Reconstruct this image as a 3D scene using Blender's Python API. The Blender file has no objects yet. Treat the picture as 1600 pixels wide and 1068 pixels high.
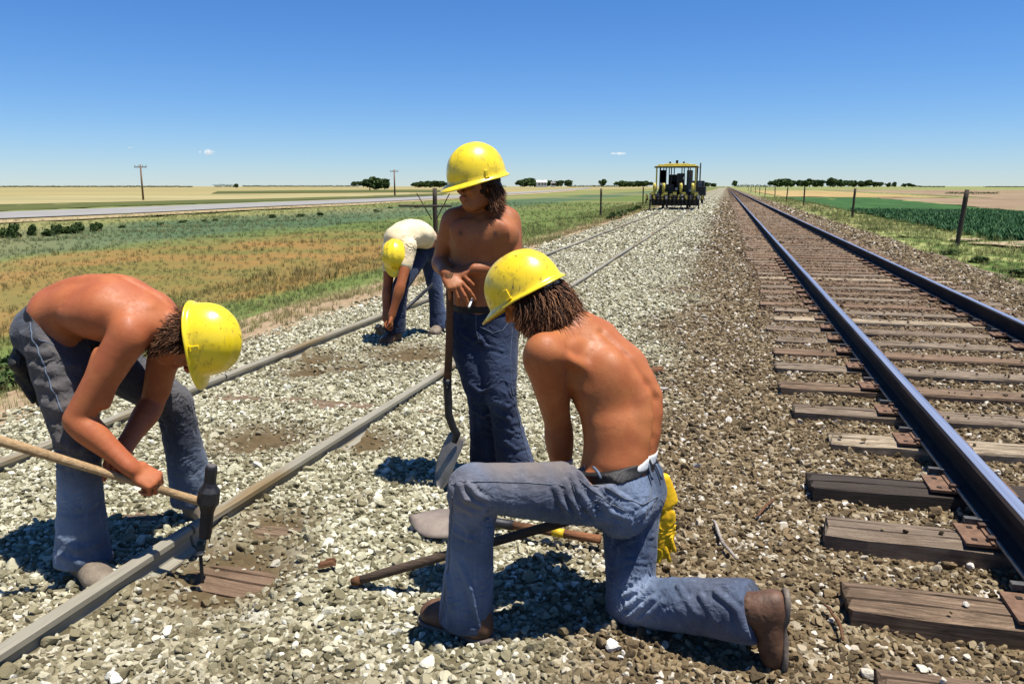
import bpy, bmesh, math, random
import numpy as np
from mathutils import Vector, Matrix
R = math.radians
rnd = random.Random(7)
rng = np.random.default_rng(11)
SC = bpy.context.scene
COL = SC.collection

# ------------------------------------------------------------------ camera
LENS, PITCH, YAW, CAMZ = 28.0, 11.05, 14.8, 1.47
cam_d = bpy.data.cameras.new('camera'); cam_d.lens = LENS; cam_d.sensor_width = 36.0
cam_d.clip_start = 0.05; cam_d.clip_end = 12000
cam = bpy.data.objects.new('camera', cam_d); COL.objects.link(cam)
cam.location = (0, 0, CAMZ); cam.rotation_euler = (R(90 - PITCH), 0, R(YAW))
SC.camera = cam

# ------------------------------------------------------------------ sky and sun
SUN_EL, SUN_AZ = 74.5, 92.0            # azimuth clockwise from +Y (the track direction)
world = bpy.data.worlds.new('World'); SC.world = world; world.use_nodes = True
wn = world.node_tree; wn.nodes.clear()
sky = wn.nodes.new('ShaderNodeTexSky'); sky.sky_type = 'NISHITA'; sky.sun_disc = False
sky.sun_elevation = R(SUN_EL); sky.sun_rotation = R(SUN_AZ)
sky.altitude = 500; sky.air_density = 1.0; sky.dust_density = 0.0; sky.ozone_density = 4.0
tint = wn.nodes.new('ShaderNodeMix'); tint.data_type = 'RGBA'; tint.blend_type = 'MULTIPLY'; tint.inputs[0].default_value = 1.0; tint.inputs[7].default_value = (0.80, 0.965, 1.28, 1)
hs = wn.nodes.new('ShaderNodeHueSaturation'); hs.inputs['Saturation'].default_value = 1.12; hs.inputs['Hue'].default_value = 0.5
bg = wn.nodes.new('ShaderNodeBackground'); bg.inputs['Strength'].default_value = 0.060
wo = wn.nodes.new('ShaderNodeOutputWorld')
wn.links.new(sky.outputs[0], tint.inputs[6]); wn.links.new(tint.outputs[2], hs.inputs['Color']); wn.links.new(hs.outputs[0], bg.inputs[0]); wn.links.new(bg.outputs[0], wo.inputs[0])
sun_d = bpy.data.lights.new('sun', 'SUN'); sun_d.energy = 5.0; sun_d.angle = R(0.53); sun_d.color = (1.0, 0.955, 0.89)
sun = bpy.data.objects.new('sun', sun_d); COL.objects.link(sun)
sd = Vector((math.cos(R(SUN_EL)) * math.sin(R(SUN_AZ)), math.cos(R(SUN_EL)) * math.cos(R(SUN_AZ)), math.sin(R(SUN_EL))))
sun.rotation_euler = sd.to_track_quat('Z', 'Y').to_euler(); sun.location = sd * 50
SC.view_settings.view_transform = 'Standard'; SC.view_settings.look = 'None'
SC.view_settings.exposure = 0.72; SC.view_settings.gamma = 1.0; SC.view_settings.use_curve_mapping = False
SC.render.engine = 'CYCLES'; SC.cycles.use_denoising = True
SC.cycles.max_bounces = 6; SC.cycles.diffuse_bounces = 2; SC.cycles.glossy_bounces = 3; SC.cycles.volume_bounces = 5
SC.cycles.caustics_reflective = False; SC.cycles.caustics_refractive = False

# ------------------------------------------------------------------ placing helpers
FPX = LENS / 36 * 1600
FWD = np.array((-math.sin(R(YAW)), math.cos(R(YAW)), 0.0)); RGT = np.array((math.cos(R(YAW)), math.sin(R(YAW)), 0.0)); UPV = np.array((0, 0, 1.0))
def at(px, py, d):
    """world point seen at px,py of the 1600x1068 photograph, d metres ahead of the camera"""
    u, v = px - 800, py - 534
    F = FPX * math.cos(R(PITCH)) - v * math.sin(R(PITCH)); D = FPX * math.sin(R(PITCH)) + v * math.cos(R(PITCH))
    return np.array((0, 0, CAMZ)) + FWD * d + RGT * (u * d / F) - UPV * (D * d / F)
def onground(px, py, z=0.0):
    u, v = px - 800, py - 534
    F = FPX * math.cos(R(PITCH)) - v * math.sin(R(PITCH)); D = FPX * math.sin(R(PITCH)) + v * math.cos(R(PITCH))
    return at(px, py, (CAMZ - z) * F / D)
def loc(r, d, z):
    """r metres right of the camera, d ahead, z up"""
    return RGT * r + FWD * d + UPV * z

# ------------------------------------------------------------------ objects
def tag(o, label=None, cat=None, group=None, kind=None):
    if label: o['label'] = label
    if cat: o['category'] = cat
    if group: o['group'] = group
    if kind: o['kind'] = kind
    return o
def empty(name, p=(0, 0, 0), label=None, cat=None, group=None, rz=0):
    o = bpy.data.objects.new(name, None); COL.objects.link(o); o.location = Vector(p); o.rotation_euler = (0, 0, rz)
    o.empty_display_size = 0.1
    return tag(o, label, cat, group)
def link(name, me, parent=None):
    o = bpy.data.objects.new(name, me); COL.objects.link(o)
    if parent is not None:
        o.parent = parent
    return o
def origin_of(parent):
    v = np.zeros(3)
    while parent is not None:
        v = v + np.array(parent.location); parent = parent.parent
    return v
def mesh(name, verts, faces, mat=None, parent=None, smooth=False, world=True):
    """verts in world space when world=True (parents are unrotated); taken relative to the parent"""
    v = np.asarray(verts, dtype=float).reshape(-1, 3)
    if world and parent is not None: v = v - origin_of(parent)
    me = bpy.data.meshes.new(name)
    me.from_pydata(v.tolist(), [], [list(map(int, f)) for f in faces]); 
    if mat: me.materials.append(mat)
    if smooth: me.polygons.foreach_set('use_smooth', [True] * len(me.polygons))
    me.update()
    return link(name, me, parent)
def copy_tree(o, parent=None):
    c = o.copy(); COL.objects.link(c); c.parent = parent
    for ch in list(o.children): copy_tree(ch, c)
    return c
class MB:
    """collects simple solids into one mesh"""
    def __init__(s): s.v = []; s.f = []
    def add(s, v, f):
        n = len(s.v); s.v += [tuple(map(float, p)) for p in v]; s.f += [[i + n for i in q] for q in f]; return s
    def box(s, c, size, M=None, taper=0.0):
        c = np.array(c, float); hx, hy, hz = [q / 2 for q in size]; P = []
        for z in (-1, 1):
            for y in (-1, 1):
                for x in (-1, 1):
                    t = 1 - taper if z > 0 else 1
                    p = np.array((x * hx * t, y * hy * t, z * hz))
                    if M is not None: p = M @ p
                    P.append(c + p)
        return s.add(P, [(0, 2, 3, 1), (4, 5, 7, 6), (0, 1, 5, 4), (2, 6, 7, 3), (0, 4, 6, 2), (1, 3, 7, 5)])
    def tube(s, pts, rad, n=10, caps=True):
        pts = [np.array(p, float) for p in pts]
        if not hasattr(rad, '__len__'): rad = [rad] * len(pts)
        V = []; prev = None
        for i, p in enumerate(pts):
            t = pts[min(i + 1, len(pts) - 1)] - pts[max(i - 1, 0)]; t = t / (np.linalg.norm(t) + 1e-9)
            if prev is None:
                a = np.array((0, 0, 1.0)) if abs(t[2]) < .9 else np.array((1.0, 0, 0)); a = np.cross(t, a)
            else: a = prev - t * prev.dot(t)
            a = a / (np.linalg.norm(a) + 1e-9); prev = a; b = np.cross(t, a)
            for k in range(n):
                w = 2 * math.pi * k / n; V.append(p + rad[i] * (a * math.cos(w) + b * math.sin(w)))
        Fc = []
        for i in range(len(pts) - 1):
            for k in range(n):
                Fc.append((i * n + k, i * n + (k + 1) % n, (i + 1) * n + (k + 1) % n, (i + 1) * n + k))
        if caps: Fc.append(tuple(range(n))[::-1]); Fc.append(tuple((len(pts) - 1) * n + k for k in range(n)))
        return s.add(V, Fc)
    def extrude(s, prof, p0, p1, side=(1, 0, 0), up=(0, 0, 1)):
        """profile [(a,b)] counter-clockwise in side/up axes swept from p0 to p1"""
        side, up = np.array(side, float), np.array(up, float); n = len(prof); V = []
        for p in (p0, p1):
            for a, b in prof: V.append(np.array(p, float) + side * a + up * b)
        Fc = [(k, (k + 1) % n, n + (k + 1) % n, n + k) for k in range(n)]
        Fc += [tuple(range(n))[::-1], tuple(range(n, 2 * n))]
        return s.add(V, Fc)
    def obj(s, name, mat, parent=None, smooth=False, world=True, bevel=0):
        o = mesh(name, s.v, s.f, mat, parent, smooth, world)
        if bevel:
            m = o.modifiers.new('bevel', 'BEVEL'); m.width = bevel; m.segments = 2; m.limit_method = 'ANGLE'
        return o

# ------------------------------------------------------------------ materials
class N:
    """little node-tree writer"""
    def __init__(s, name):
        s.m = bpy.data.materials.new(name); s.m.use_nodes = True; s.t = s.m.node_tree; s.t.nodes.clear()
        s.out = s.t.nodes.new('ShaderNodeOutputMaterial'); s.b = s.t.nodes.new('ShaderNodeBsdfPrincipled')
        s.t.links.new(s.b.outputs[0], s.out.inputs[0])
    def n(s, typ, **kw):
        nd = s.t.nodes.new(typ)
        for k, v in kw.items():
            if k.startswith('i_'): 
                key = k[2:]; nd.inputs[int(key) if key.isdigit() else key].default_value = v
            else: setattr(nd, k, v)
        return nd
    def l(s, a, b): s.t.links.new(a, b)
    def pos(s): return s.n('ShaderNodeNewGeometry').outputs['Position']
    def obj(s): return s.n('ShaderNodeTexCoord').outputs['Object']
    def noise(s, scale, detail=4, rough=.55, vec=None, dist=0.0):
        nd = s.n('ShaderNodeTexNoise'); nd.inputs['Scale'].default_value = scale; nd.inputs['Detail'].default_value = detail
        nd.inputs['Roughness'].default_value = rough; nd.inputs['Distortion'].default_value = dist
        if vec is not None: s.l(vec, nd.inputs['Vector'])
        return nd.outputs['Fac']
    def scaled(s, vec, sx, sy, sz):
        nd = s.n('ShaderNodeMapping'); nd.inputs['Scale'].default_value = (sx, sy, sz); s.l(vec, nd.inputs['Vector']); return nd.outputs[0]
    def ramp(s, fac, stops, mode='LINEAR'):
        nd = s.n('ShaderNodeValToRGB'); cr = nd.color_ramp; cr.interpolation = mode
        while len(cr.elements) < len(stops): cr.elements.new(0.5)
        for e, (p, c) in zip(cr.elements, stops):
            e.position = p; e.color = (*c, 1) if hasattr(c, '__len__') else (c, c, c, 1)
        s.l(fac, nd.inputs[0]); return nd.outputs[0]
    def mix(s, fac, a, b, mode='MIX'):
        nd = s.n('ShaderNodeMix', data_type='RGBA', blend_type=mode)
        for val, i in ((fac, 0), (a, 6), (b, 7)):
            if hasattr(val, 'is_linked') or hasattr(val, 'node'): s.l(val, nd.inputs[i])
            elif i == 0: nd.inputs[0].default_value = val
            else: nd.inputs[i].default_value = (*val, 1) if hasattr(val, '__len__') else (val, val, val, 1)
        return nd.outputs[2]
    def math(s, op, a, b=None, clamp=False):
        nd = s.n('ShaderNodeMath', operation=op, use_clamp=clamp)
        for val, i in ((a, 0), (b, 1)):
            if val is None: continue
            if hasattr(val, 'node'): s.l(val, nd.inputs[i])
            else: nd.inputs[i].default_value = val
        return nd.outputs[0]
    def step(s, x, a, b):
        nd = s.n('ShaderNodeMapRange', interpolation_type='SMOOTHSTEP'); s.l(x, nd.inputs[0])
        nd.inputs[1].default_value = a; nd.inputs[2].default_value = b; return nd.outputs[0]
    def xyz(s, vec):
        nd = s.n('ShaderNodeSeparateXYZ'); s.l(vec, nd.inputs[0]); return nd.outputs
    def bump(s, h, strength=.4, dist=.01):
        nd = s.n('ShaderNodeBump'); nd.inputs['Strength'].default_value = strength; nd.inputs['Distance'].default_value = dist
        s.l(h, nd.inputs['Height']); s.l(nd.outputs[0], s.b.inputs['Normal']); return nd
    def attr(s, name): return s.n('ShaderNodeAttribute', attribute_name=name).outputs['Fac']
    def rand(s): return s.n('ShaderNodeObjectInfo').outputs['Random']
    def done(s, col=None, rough=.8, spec=.3, metal=0.0):
        if col is not None:
            if hasattr(col, 'node'): s.l(col, s.b.inputs['Base Color'])
            else: s.b.inputs['Base Color'].default_value = (*col, 1)
        if hasattr(rough, 'node'): s.l(rough, s.b.inputs['Roughness'])
        else: s.b.inputs['Roughness'].default_value = rough
        s.b.inputs['Specular IOR Level'].default_value = spec; s.b.inputs['Metallic'].default_value = metal
        return s.m
def simple(name, c, rough=.7, var=.25, scale=8, spec=.3, metal=0, bump=.2, c2=None):
    m = N(name); o = m.obj(); f = m.noise(scale, 5, .6, o)
    c2 = c2 or tuple(q * (1 - var) * .8 for q in c)
    col = m.ramp(f, [(.3, c2), (.7, c)]); m.bump(m.noise(scale * 6, 4, .6, o), bump, .004)
    return m.done(col, rough, spec, metal)
# ================================================================== terrain
def snoise(x, y, s, seed=0, octs=3):
    """cheap smooth 2-D noise from rotated sines, about -1..1"""
    r = np.random.default_rng(seed); out = np.zeros_like(np.asarray(x, float)); amp = 1; tot = 0
    for o in range(octs):
        for k in range(4):
            a = r.uniform(0, math.tau); w = r.uniform(.7, 1.4) / s * (2 ** o)
            out = out + amp * np.sin((x * math.cos(a) + y * math.sin(a)) * w * math.tau + r.uniform(0, 9))
        tot += amp * 2.2; amp *= .55
    return out / tot
PITS = []
for (px, py, rx, dz) in ((352, 893, .26, .07), (500, 560, .22, .085), (408, 684, .26, .06), (640, 553, .34, .05), (480, 580, .2, .06), (545, 575, .16, .05), (560, 690, .2, .035), (430, 820, .16, .04)):
    q = onground(px, py, 0.0); PITS.append((q[0], q[1], rx, dz))
def pitmask(x, y):
    m = np.zeros_like(np.asarray(x, float))
    for (a, b, r_, dz) in PITS: m = np.maximum(m, np.exp(-(((x - a) ** 2 + (y - b) ** 2) / r_ ** 2) ** 1.3))
    return m
def G(x, y):
    x = np.asarray(x, float); y = np.asarray(y, float)
    z = np.interp(x, [-60, -9, -5.9, -4.6, -4.1, -1.4, .2, .7, 3.25, 3.7, 4.9, 7, 60], [-.42, -.36, -.28, -.05, .0, .0, .022, .045, .045, .02, -.16, -.22, -.3])
    z = z - .030 * np.clip((5.2 - y) / 1.5, 0, 1) * np.exp(-((x - .85) / .55) ** 2)
    k = np.clip((y - 6) / 5, 0, 1) * ((x > .5) & (x < 3.3)); z = z + .022 * k
    near = (x > -4.6) & (x < 4.8)
    z = z + np.where(near, .012 * snoise(x, y, 1.3, 3) + .007 * snoise(x, y, .35, 5, 2), .05 * snoise(x, y, 6, 9))
    for xr_ in (-2.07, -3.57): z = z + .030 * np.exp(-((x - xr_) / .13) ** 2)
    for (a, b, r_, dz) in PITS:
        z = z - dz * np.exp(-((x - a) ** 2 + (y - b) ** 2) / r_ ** 2) + dz * .3 * np.exp(-((np.hypot(x - a, y - b) - r_ * 1.35) / (r_ * .35)) ** 2)
    return z

def terrain_color(m):
    """colour of the open land from world position, shared by the soil and the grass that grows on it"""
    P = m.pos(); X, Y, Z = m.xyz(P)
    big = m.noise(.055, 4, .6, P); mid = m.noise(.28, 5, .6, P); fine = m.noise(2.2, 4, .6, P); str_ = m.noise(.5, 4, .6, m.scaled(P, 1, .22, 1))
    Xn = m.math('ADD', X, m.math('MULTIPLY', m.math('SUBTRACT', str_, .5), 7.0))
    Yn = m.math('ADD', Y, m.math('MULTIPLY', m.math('SUBTRACT', big, .5), 14.0))
    green = m.mix(mid, (.05, .08, .018), (.15, .185, .05)); teal = m.mix(mid, (.035, .07, .032), (.095, .14, .065))
    yel = m.mix(fine, (.13, .15, .045), (.24, .23, .08)); orange = m.mix(fine, (.17, .095, .028), (.29, .160, .050)); dry = m.mix(fine, (.22, .17, .08), (.44, .36, .19))
    col = green
    om = m.math('MULTIPLY', m.step(Xn, -18.5, -15), m.math('SUBTRACT', 1.0, m.step(Xn, -8.6, -6.8)))
    om = m.math('MULTIPLY', om, m.math('SUBTRACT', 1.0, m.step(Yn, 22, 34))); om = m.math('MULTIPLY', om, m.math('ADD', .35, m.math('MULTIPLY', m.step(mid, .36, .6), .6)))
    col = m.mix(om, col, orange)
    tm = m.math('SUBTRACT', 1.0, m.step(Xn, -20, -17)); col = m.mix(tm, col, teal)
    ym = m.math('SUBTRACT', 1.0, m.step(Xn, -32, -27)); col = m.mix(ym, col, m.mix(mid, (.12, .15, .04), yel))
    dm = m.math('MULTIPLY', m.step(X, -6.8, -5.6), m.math('SUBTRACT', 1.0, m.step(X, 0, 1))); col = m.mix(m.math('MULTIPLY', dm, m.step(mid, .42, .58)), col, dry)
    # beyond the far road: ripening fields
    fm = m.math('SUBTRACT', 1.0, m.step(X, -72, -62)); col = m.mix(fm, col, m.mix(m.noise(.02, 4, .6, m.scaled(P, .5, .12, 1)), (.15, .145, .05), (.38, .30, .14)))
    rm = m.step(X, 4.6, 5.4); col = m.mix(rm, col, m.mix(m.step(m.noise(.9, 4, .6, P), .38, .62), (.06, .10, .02), (.27, .28, .10)))
    return col, fine
def soil_mat():
    m = N('open_land'); col, fine = terrain_color(m)
    P = m.pos(); col = m.mix(m.step(m.noise(.02, 3, .5, P), .45, .6), col, m.mix(.6, col, (.24, .20, .09)))
    m.bump(m.noise(3, 5, .7, P), .6, .08); return m.done(col, .95, .1)
def ballast_color(m, P, rand):
    X, Y, Z = m.xyz(P)
    n1 = m.noise(.8, 4, .6, P); n2 = m.noise(2.6, 4, .6, P)
    dug = None
    for (px_, py_, r_, _) in PITS:
        vd = m.n('ShaderNodeVectorMath', operation='DISTANCE'); m.l(P, vd.inputs[0]); vd.inputs[1].default_value = (px_, py_, 0); s_ = m.math('SUBTRACT', 1.0, m.step(m.math('ADD', vd.outputs['Value'], m.math('MULTIPLY', n2, .30)), r_ * 1.2, r_ * 2.2 + .1)); dug = s_ if dug is None else m.math('MAXIMUM', dug, s_)
    Xn = m.math('ADD', X, m.math('MULTIPLY', m.math('SUBTRACT', n1, .5), 1.7))
    brown = m.step(Xn, -1.05, -.15)
    foot = m.math('MULTIPLY', m.math('SUBTRACT', 1.0, m.step(Y, 1.8, 2.7)), .38); brown = m.math('MAXIMUM', brown, foot)
    pale = m.ramp(rand, [(0, (.10, .088, .045)), (.2, (.235, .215, .125)), (.55, (.42, .395, .26)), (.85, (.60, .575, .41)), (1, (.80, .78, .64))])
    tan = m.ramp(rand, [(0, (.055, .038, .018)), (.3, (.125, .085, .040)), (.62, (.22, .155, .078)), (.85, (.33, .26, .155)), (.95, (.50, .44, .33)), (1, (.78, .73, .63))])
    col = m.mix(brown, pale, tan)
    rust = m.math('MULTIPLY', m.math('MULTIPLY', m.step(X, .3, .7), m.math('SUBTRACT', 1.0, m.step(X, 3.1, 3.5))), m.step(m.math('ADD', Y, m.math('MULTIPLY', n1, 4)), 7, 13))
    col = m.mix(m.math('MULTIPLY', rust, .72), col, (.145, .085, .05))
    col = m.mix(m.math('MULTIPLY', dug, .8), col, m.mix(.62, col, (.12, .075, .028)))
    patch = m.step(n2, .56, .68); col = m.mix(m.math('MULTIPLY', patch, .55), col, m.mix(.5, col, (.15, .11, .045)))
    return col
def ballast_ground_mat():
    m = N('ballast_bed'); P = m.pos()
    v = m.n('ShaderNodeTexVoronoi', feature='F1'); v.inputs['Scale'].default_value = 17; m.l(P, v.inputs['Vector'])
    sp = m.n('ShaderNodeSeparateColor'); m.l(v.outputs['Color'], sp.inputs[0])
    col = ballast_color(m, P, sp.outputs[0]); d = v.outputs['Distance']
    col = m.mix(m.step(m.noise(60, 4, .7, P), .3, .7), m.mix(.75, col, (.07, .055, .03)), m.mix(.35, col, (.12, .10, .06)))
    w = m.attr('wet'); col = m.mix(w, col, m.mix(m.noise(14, 5, .6, P), (.045, .03, .012), (.14, .10, .05)))
    earth = m.attr('earth'); col = m.mix(earth, col, m.mix(m.noise(5, 5, .6, P), (.20, .13, .07), (.40, .30, .18)))
    b = m.bump(m.math('SUBTRACT', 1.0, d), .9, .03); return m.done(col, .9, .2)

def grid_mesh(name, xs, ys, zf, mat, kind='structure', attrs=None):
    X, Y = np.meshgrid(xs, ys); Z = zf(X, Y); nx, ny = len(xs), len(ys)
    v = np.stack([X, Y, Z], -1).reshape(-1, 3)
    i = np.arange(nx * ny).reshape(ny, nx); f = np.stack([i[:-1, :-1], i[:-1, 1:], i[1:, 1:], i[1:, :-1]], -1).reshape(-1, 4)
    me = bpy.data.meshes.new(name); me.vertices.add(len(v)); me.vertices.foreach_set('co', v.ravel())
    me.loops.add(f.size); me.loops.foreach_set('vertex_index', f.ravel()); me.polygons.add(len(f))
    me.polygons.foreach_set('loop_start', np.arange(len(f)) * 4); me.polygons.foreach_set('use_smooth', np.ones(len(f), bool))
    me.update(calc_edges=True); me.materials.append(mat)
    for k, fn in (attrs or {}).items():
        a = me.attributes.new(k, 'FLOAT', 'POINT'); a.data.foreach_set('value', fn(v[:, 0], v[:, 1]).astype(np.float32))
    o = link(name, me); o['kind'] = kind; return o

bed_mat = ballast_ground_mat(); land_mat = soil_mat()
xs = np.concatenate([np.arange(-6.2, -4.6, .1), np.arange(-4.6, 1.6, .035), np.arange(1.6, 5.2, .08)]); ys = np.concatenate([np.arange(-1.5, 1.4, .12), np.arange(1.4, 7.5, .035), np.arange(7.5, 16, .1), np.geomspace(16, 900, 90)])
def earth_mask(x, y):
    n = snoise(x, y, 1.6, 21); return np.clip((-4.35 + n * .35 - x) / .35, 0, 1)
grid_mesh('ballast', xs, ys, G, bed_mat, attrs={'wet': lambda x, y: np.clip(pitmask(x, y) * 1.3, 0, 1), 'earth': earth_mask})
lx = np.concatenate([-np.geomspace(9000, 70, 30), np.arange(-68, -6.05, 1.0), [-6.1]]); rx_ = np.concatenate([[5.1], np.arange(6, 60, 1.0), np.geomspace(62, 9000, 30)])
ly = np.concatenate([np.arange(-40, 80, 1.0), np.geomspace(82, 9000, 50)])
def far_G(x, y):
    return G(np.clip(x, -59, 59), y) - .006
grid_mesh('grass_field', lx, ly, far_G, land_mat); grid_mesh('grass_verge', rx_, ly, far_G, land_mat)
grid_mesh('ground', np.array([-9000, -6.3, 5.4, 9000.]), np.array([-9000, -39, 9000.]), lambda x, y: x * 0 - 1.2, land_mat)

# crop fields laid out on the land: sheets with their own outlines
def strip(name, left, right, mat, z=.03, kind='structure', par=None):
    """a sheet between two world polylines of equal length, following the land"""
    V = []; n = len(left)
    for a, b in zip(left, right):
        for t in np.linspace(0, 1, 7):
            p = (1 - t) * np.array(a[:2]) + t * np.array(b[:2]); V.append((p[0], p[1], float(far_G(np.array(p[0]), np.array(p[1]))) + z))
    Fc = [(i * 7 + k, i * 7 + k + 1, (i + 1) * 7 + k + 1, (i + 1) * 7 + k) for i in range(n - 1) for k in range(6)]
    o = mesh(name, V, Fc, mat, par); o['kind'] = kind; return o
def field_mat(name, c1, c2, sc=.3, st=(1, .15, 1), bump=.3, c3=None):
    m = N(name); P = m.pos(); f = m.noise(sc, 6, .65, m.scaled(P, *st)); g = m.noise(2.0, 4, .6, P)
    col = m.ramp(f, [(.3, c1), (.7, c2)]); col = m.mix(m.math('MULTIPLY', g, .35), col, m.mix(.5, col, (.02, .03, .01)))
    if c3: col = m.mix(m.step(m.noise(.05, 3, .6, P), .5, .62), col, c3)
    m.bump(g, bump, .1); return m.done(col, .95, .1)
crop = field_mat('crop_green', (.022, .065, .018), (.05, .115, .028), .5); plough = field_mat('ploughed_soil', (.19, .13, .08), (.27, .19, .12), .08, c3=(.26, .21, .11))
wheat = field_mat('ripe_wheat', (.29, .20, .08), (.40, .29, .125), .1); barley = field_mat('pale_barley', (.20, .19, .08), (.42, .34, .17), .035, (.35, 1.3, 1)); dkgreen = field_mat('dark_pasture', (.06, .075, .02), (.11, .115, .035), .1)
Yl = np.concatenate([np.arange(0, 135, 3.0)]); w1 = snoise(Yl, Yl * 0, 17, 2); w2 = snoise(Yl, Yl * 0, 11, 4)
strip('crop_field', [(8.3 + .35 * a, y) for y, a in zip(Yl, w2)], [(18.5 + .02 * y + .5 * a, y) for y, a in zip(Yl, w1)], crop, .05)
strip('ploughed_field', [(18.9 + .02 * y + .6 * a, y) for y, a in zip(Yl, w1)], [(320, y) for y in Yl], plough, .04)
strip('ploughed_field', [(36 + .02 * y, y) for y in np.linspace(132, 420, 12)], [(900, y) for y in np.linspace(132, 420, 12)], plough, .04)
strip('wheat_field', [(9, y) for y in np.linspace(138, 330, 9)], [(34, y) for y in np.linspace(138, 330, 9)], wheat, .06)
bare = field_mat('bare_earth', (.28, .22, .13), (.38, .30, .19), .4, (1, 1, 1))
q = onground(1580, 385, -.25)
for j, (cx, cy, ra, rb) in enumerate(((q[0] + .8, q[1], 1.7, 1.1), (q[0] - .9, q[1] + 1.6, .5, .4))):
    V = [(cx + ra * math.cos(a) * (1 + .2 * math.sin(3 * a + j)), cy + rb * math.sin(a) * (1 + .25 * math.sin(5 * a)), 0) for a in np.linspace(0, math.tau, 28, endpoint=False)]
    V = [(x, y, float(far_G(np.array(x), np.array(y))) + .075) for x, y, _ in V]
    mesh('bare_soil', V, [tuple(range(28))], bare)['kind'] = 'structure'
# far road along the left
def pxline(pts, z=-.42): return [onground(a, b, z) for a, b in pts]
near_edge = [(-260, 358), (0, 345), (200, 336.3), (400, 326.5), (560, 318), (700, 310.5), (790, 304.6), (850, 300.6), (900, 296.6), (925, 294)]
far_edge = [(-260, 343), (0, 334), (200, 326.3), (400, 318.6), (560, 312.4), (700, 306.6), (790, 301.4), (850, 298.2), (895, 295), (918, 292.9)]
rm_ = N('road_surface'); P_ = rm_.pos(); rcol = rm_.ramp(rm_.noise(.4, 5, .6, P_), [(.3, (.20, .19, .17)), (.7, (.26, .25, .23))]); road_mat = rm_.done(rcol, .9, .2)
def road(z, a, b): return strip('road', pxline(a), pxline(b), road_mat, z)
road(.12, near_edge, far_edge)
shoulder = field_mat('gravel_shoulder', (.28, .21, .11), (.38, .30, .17), .3)
strip('road_shoulder', pxline([(a, b + (5.5 if a < 300 else 3.4 if a < 700 else 1.6)) for a, b in near_edge[:9]]), pxline(near_edge[:9]), shoulder, .06)
strip('pasture', pxline([(-300, 338), (0, 330), (200, 322), (400, 315.5), (620, 308.5), (690, 305.2)]), pxline([(-300, 325), (0, 320.5), (200, 316), (400, 311.4), (620, 304), (700, 302.2)]), dkgreen, .05)
strip('barley_field', pxline([(-300, 324), (0, 320), (200, 315.5), (400, 311), (560, 307), (640, 304)]), pxline([(-300, 309), (0, 307), (200, 305), (400, 304), (560, 302.5), (640, 301)]), barley, .06)
strip('pasture', pxline([(330, 303), (480, 301.5), (640, 300.5), (700, 301)]), pxline([(340, 299), (480, 297.5), (640, 296.5), (700, 297)]), dkgreen, .1)

# ================================================================== scattered stones and grass (uncountable)
def rock_variant(seed, n=2, flat=.75):
    bm = bmesh.new(); bmesh.ops.create_icosphere(bm, subdivisions=n, radius=1.0); r = random.Random(seed)
    planes = [(Vector((r.gauss(0, 1), r.gauss(0, 1), r.gauss(0, 1))).normalized(), r.uniform(.42, .85)) for _ in range(12)]
    for v in bm.verts:
        for nrm, d in planes:
            k = v.co.dot(nrm)
            if k > d: v.co -= nrm * (k - d)
        v.co *= 1 + r.uniform(-.03, .03)
    s = (r.uniform(.85, 1.25), r.uniform(.75, 1.0), r.uniform(.55, .85) * flat / .75)
    for v in bm.verts: v.co = Vector((v.co.x * s[0], v.co.y * s[1], v.co.z * s[2]))
    me = bpy.data.meshes.new('stone'); bm.to_mesh(me); bm.free(); return me
def scatter(name, pts, rot, scale, idx, variants, mat, kind='stuff'):
    src = bpy.data.collections.new(name + '_shapes')
    for k, me in enumerate(variants):
        if not me.materials: me.materials.append(mat)
        src.objects.link(bpy.data.objects.new('%s_%02d' % (name, k), me))
    me = bpy.data.meshes.new(name); me.vertices.add(len(pts)); me.vertices.foreach_set('co', np.asarray(pts, np.float32).ravel())
    for nm, data in (('rot', rot), ('scl', scale)):
        a = me.attributes.new(nm, 'FLOAT_VECTOR', 'POINT'); a.data.foreach_set('vector', np.asarray(data, np.float32).ravel())
    a = me.attributes.new('pick', 'INT', 'POINT'); a.data.foreach_set('value', np.asarray(idx, np.int32))
    o = link(name, me); o['kind'] = kind
    ng = bpy.data.node_groups.new(name, 'GeometryNodeTree')
    ng.interface.new_socket('Geometry', in_out='INPUT', socket_type='NodeSocketGeometry'); ng.interface.new_socket('Geometry', in_out='OUTPUT', socket_type='NodeSocketGeometry')
    gi = ng.nodes.new('NodeGroupInput'); go = ng.nodes.new('NodeGroupOutput'); ip = ng.nodes.new('GeometryNodeInstanceOnPoints'); ci = ng.nodes.new('GeometryNodeCollectionInfo')
    ci.inputs['Collection'].default_value = src; ci.inputs['Separate Children'].default_value = True; ci.inputs['Reset Children'].default_value = True
    ip.inputs['Pick Instance'].default_value = True
    def na(nm, t):
        a = ng.nodes.new('GeometryNodeInputNamedAttribute'); a.data_type = t; a.inputs['Name'].default_value = nm; return a.outputs['Attribute']
    er = ng.nodes.new('FunctionNodeEulerToRotation'); L = ng.links.new
    L(gi.outputs[0], ip.inputs['Points']); L(ci.outputs[0], ip.inputs['Instance']); L(na('pick', 'INT'), ip.inputs['Instance Index'])
    L(na('rot', 'FLOAT_VECTOR'), er.inputs[0]); L(er.outputs[0], ip.inputs['Rotation']); L(na('scl', 'FLOAT_VECTOR'), ip.inputs['Scale']); L(ip.outputs[0], go.inputs[0])
    md = o.modifiers.new('scatter', 'NODES'); md.node_group = ng
    return o
def in_view(x, y, mr=1.25, add=.9):
    d = x * FWD[0] + y * FWD[1]; r = x * RGT[0] + y * RGT[1]
    return (d > .9) & (np.abs(r) < d * .66 * mr + add)
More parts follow.
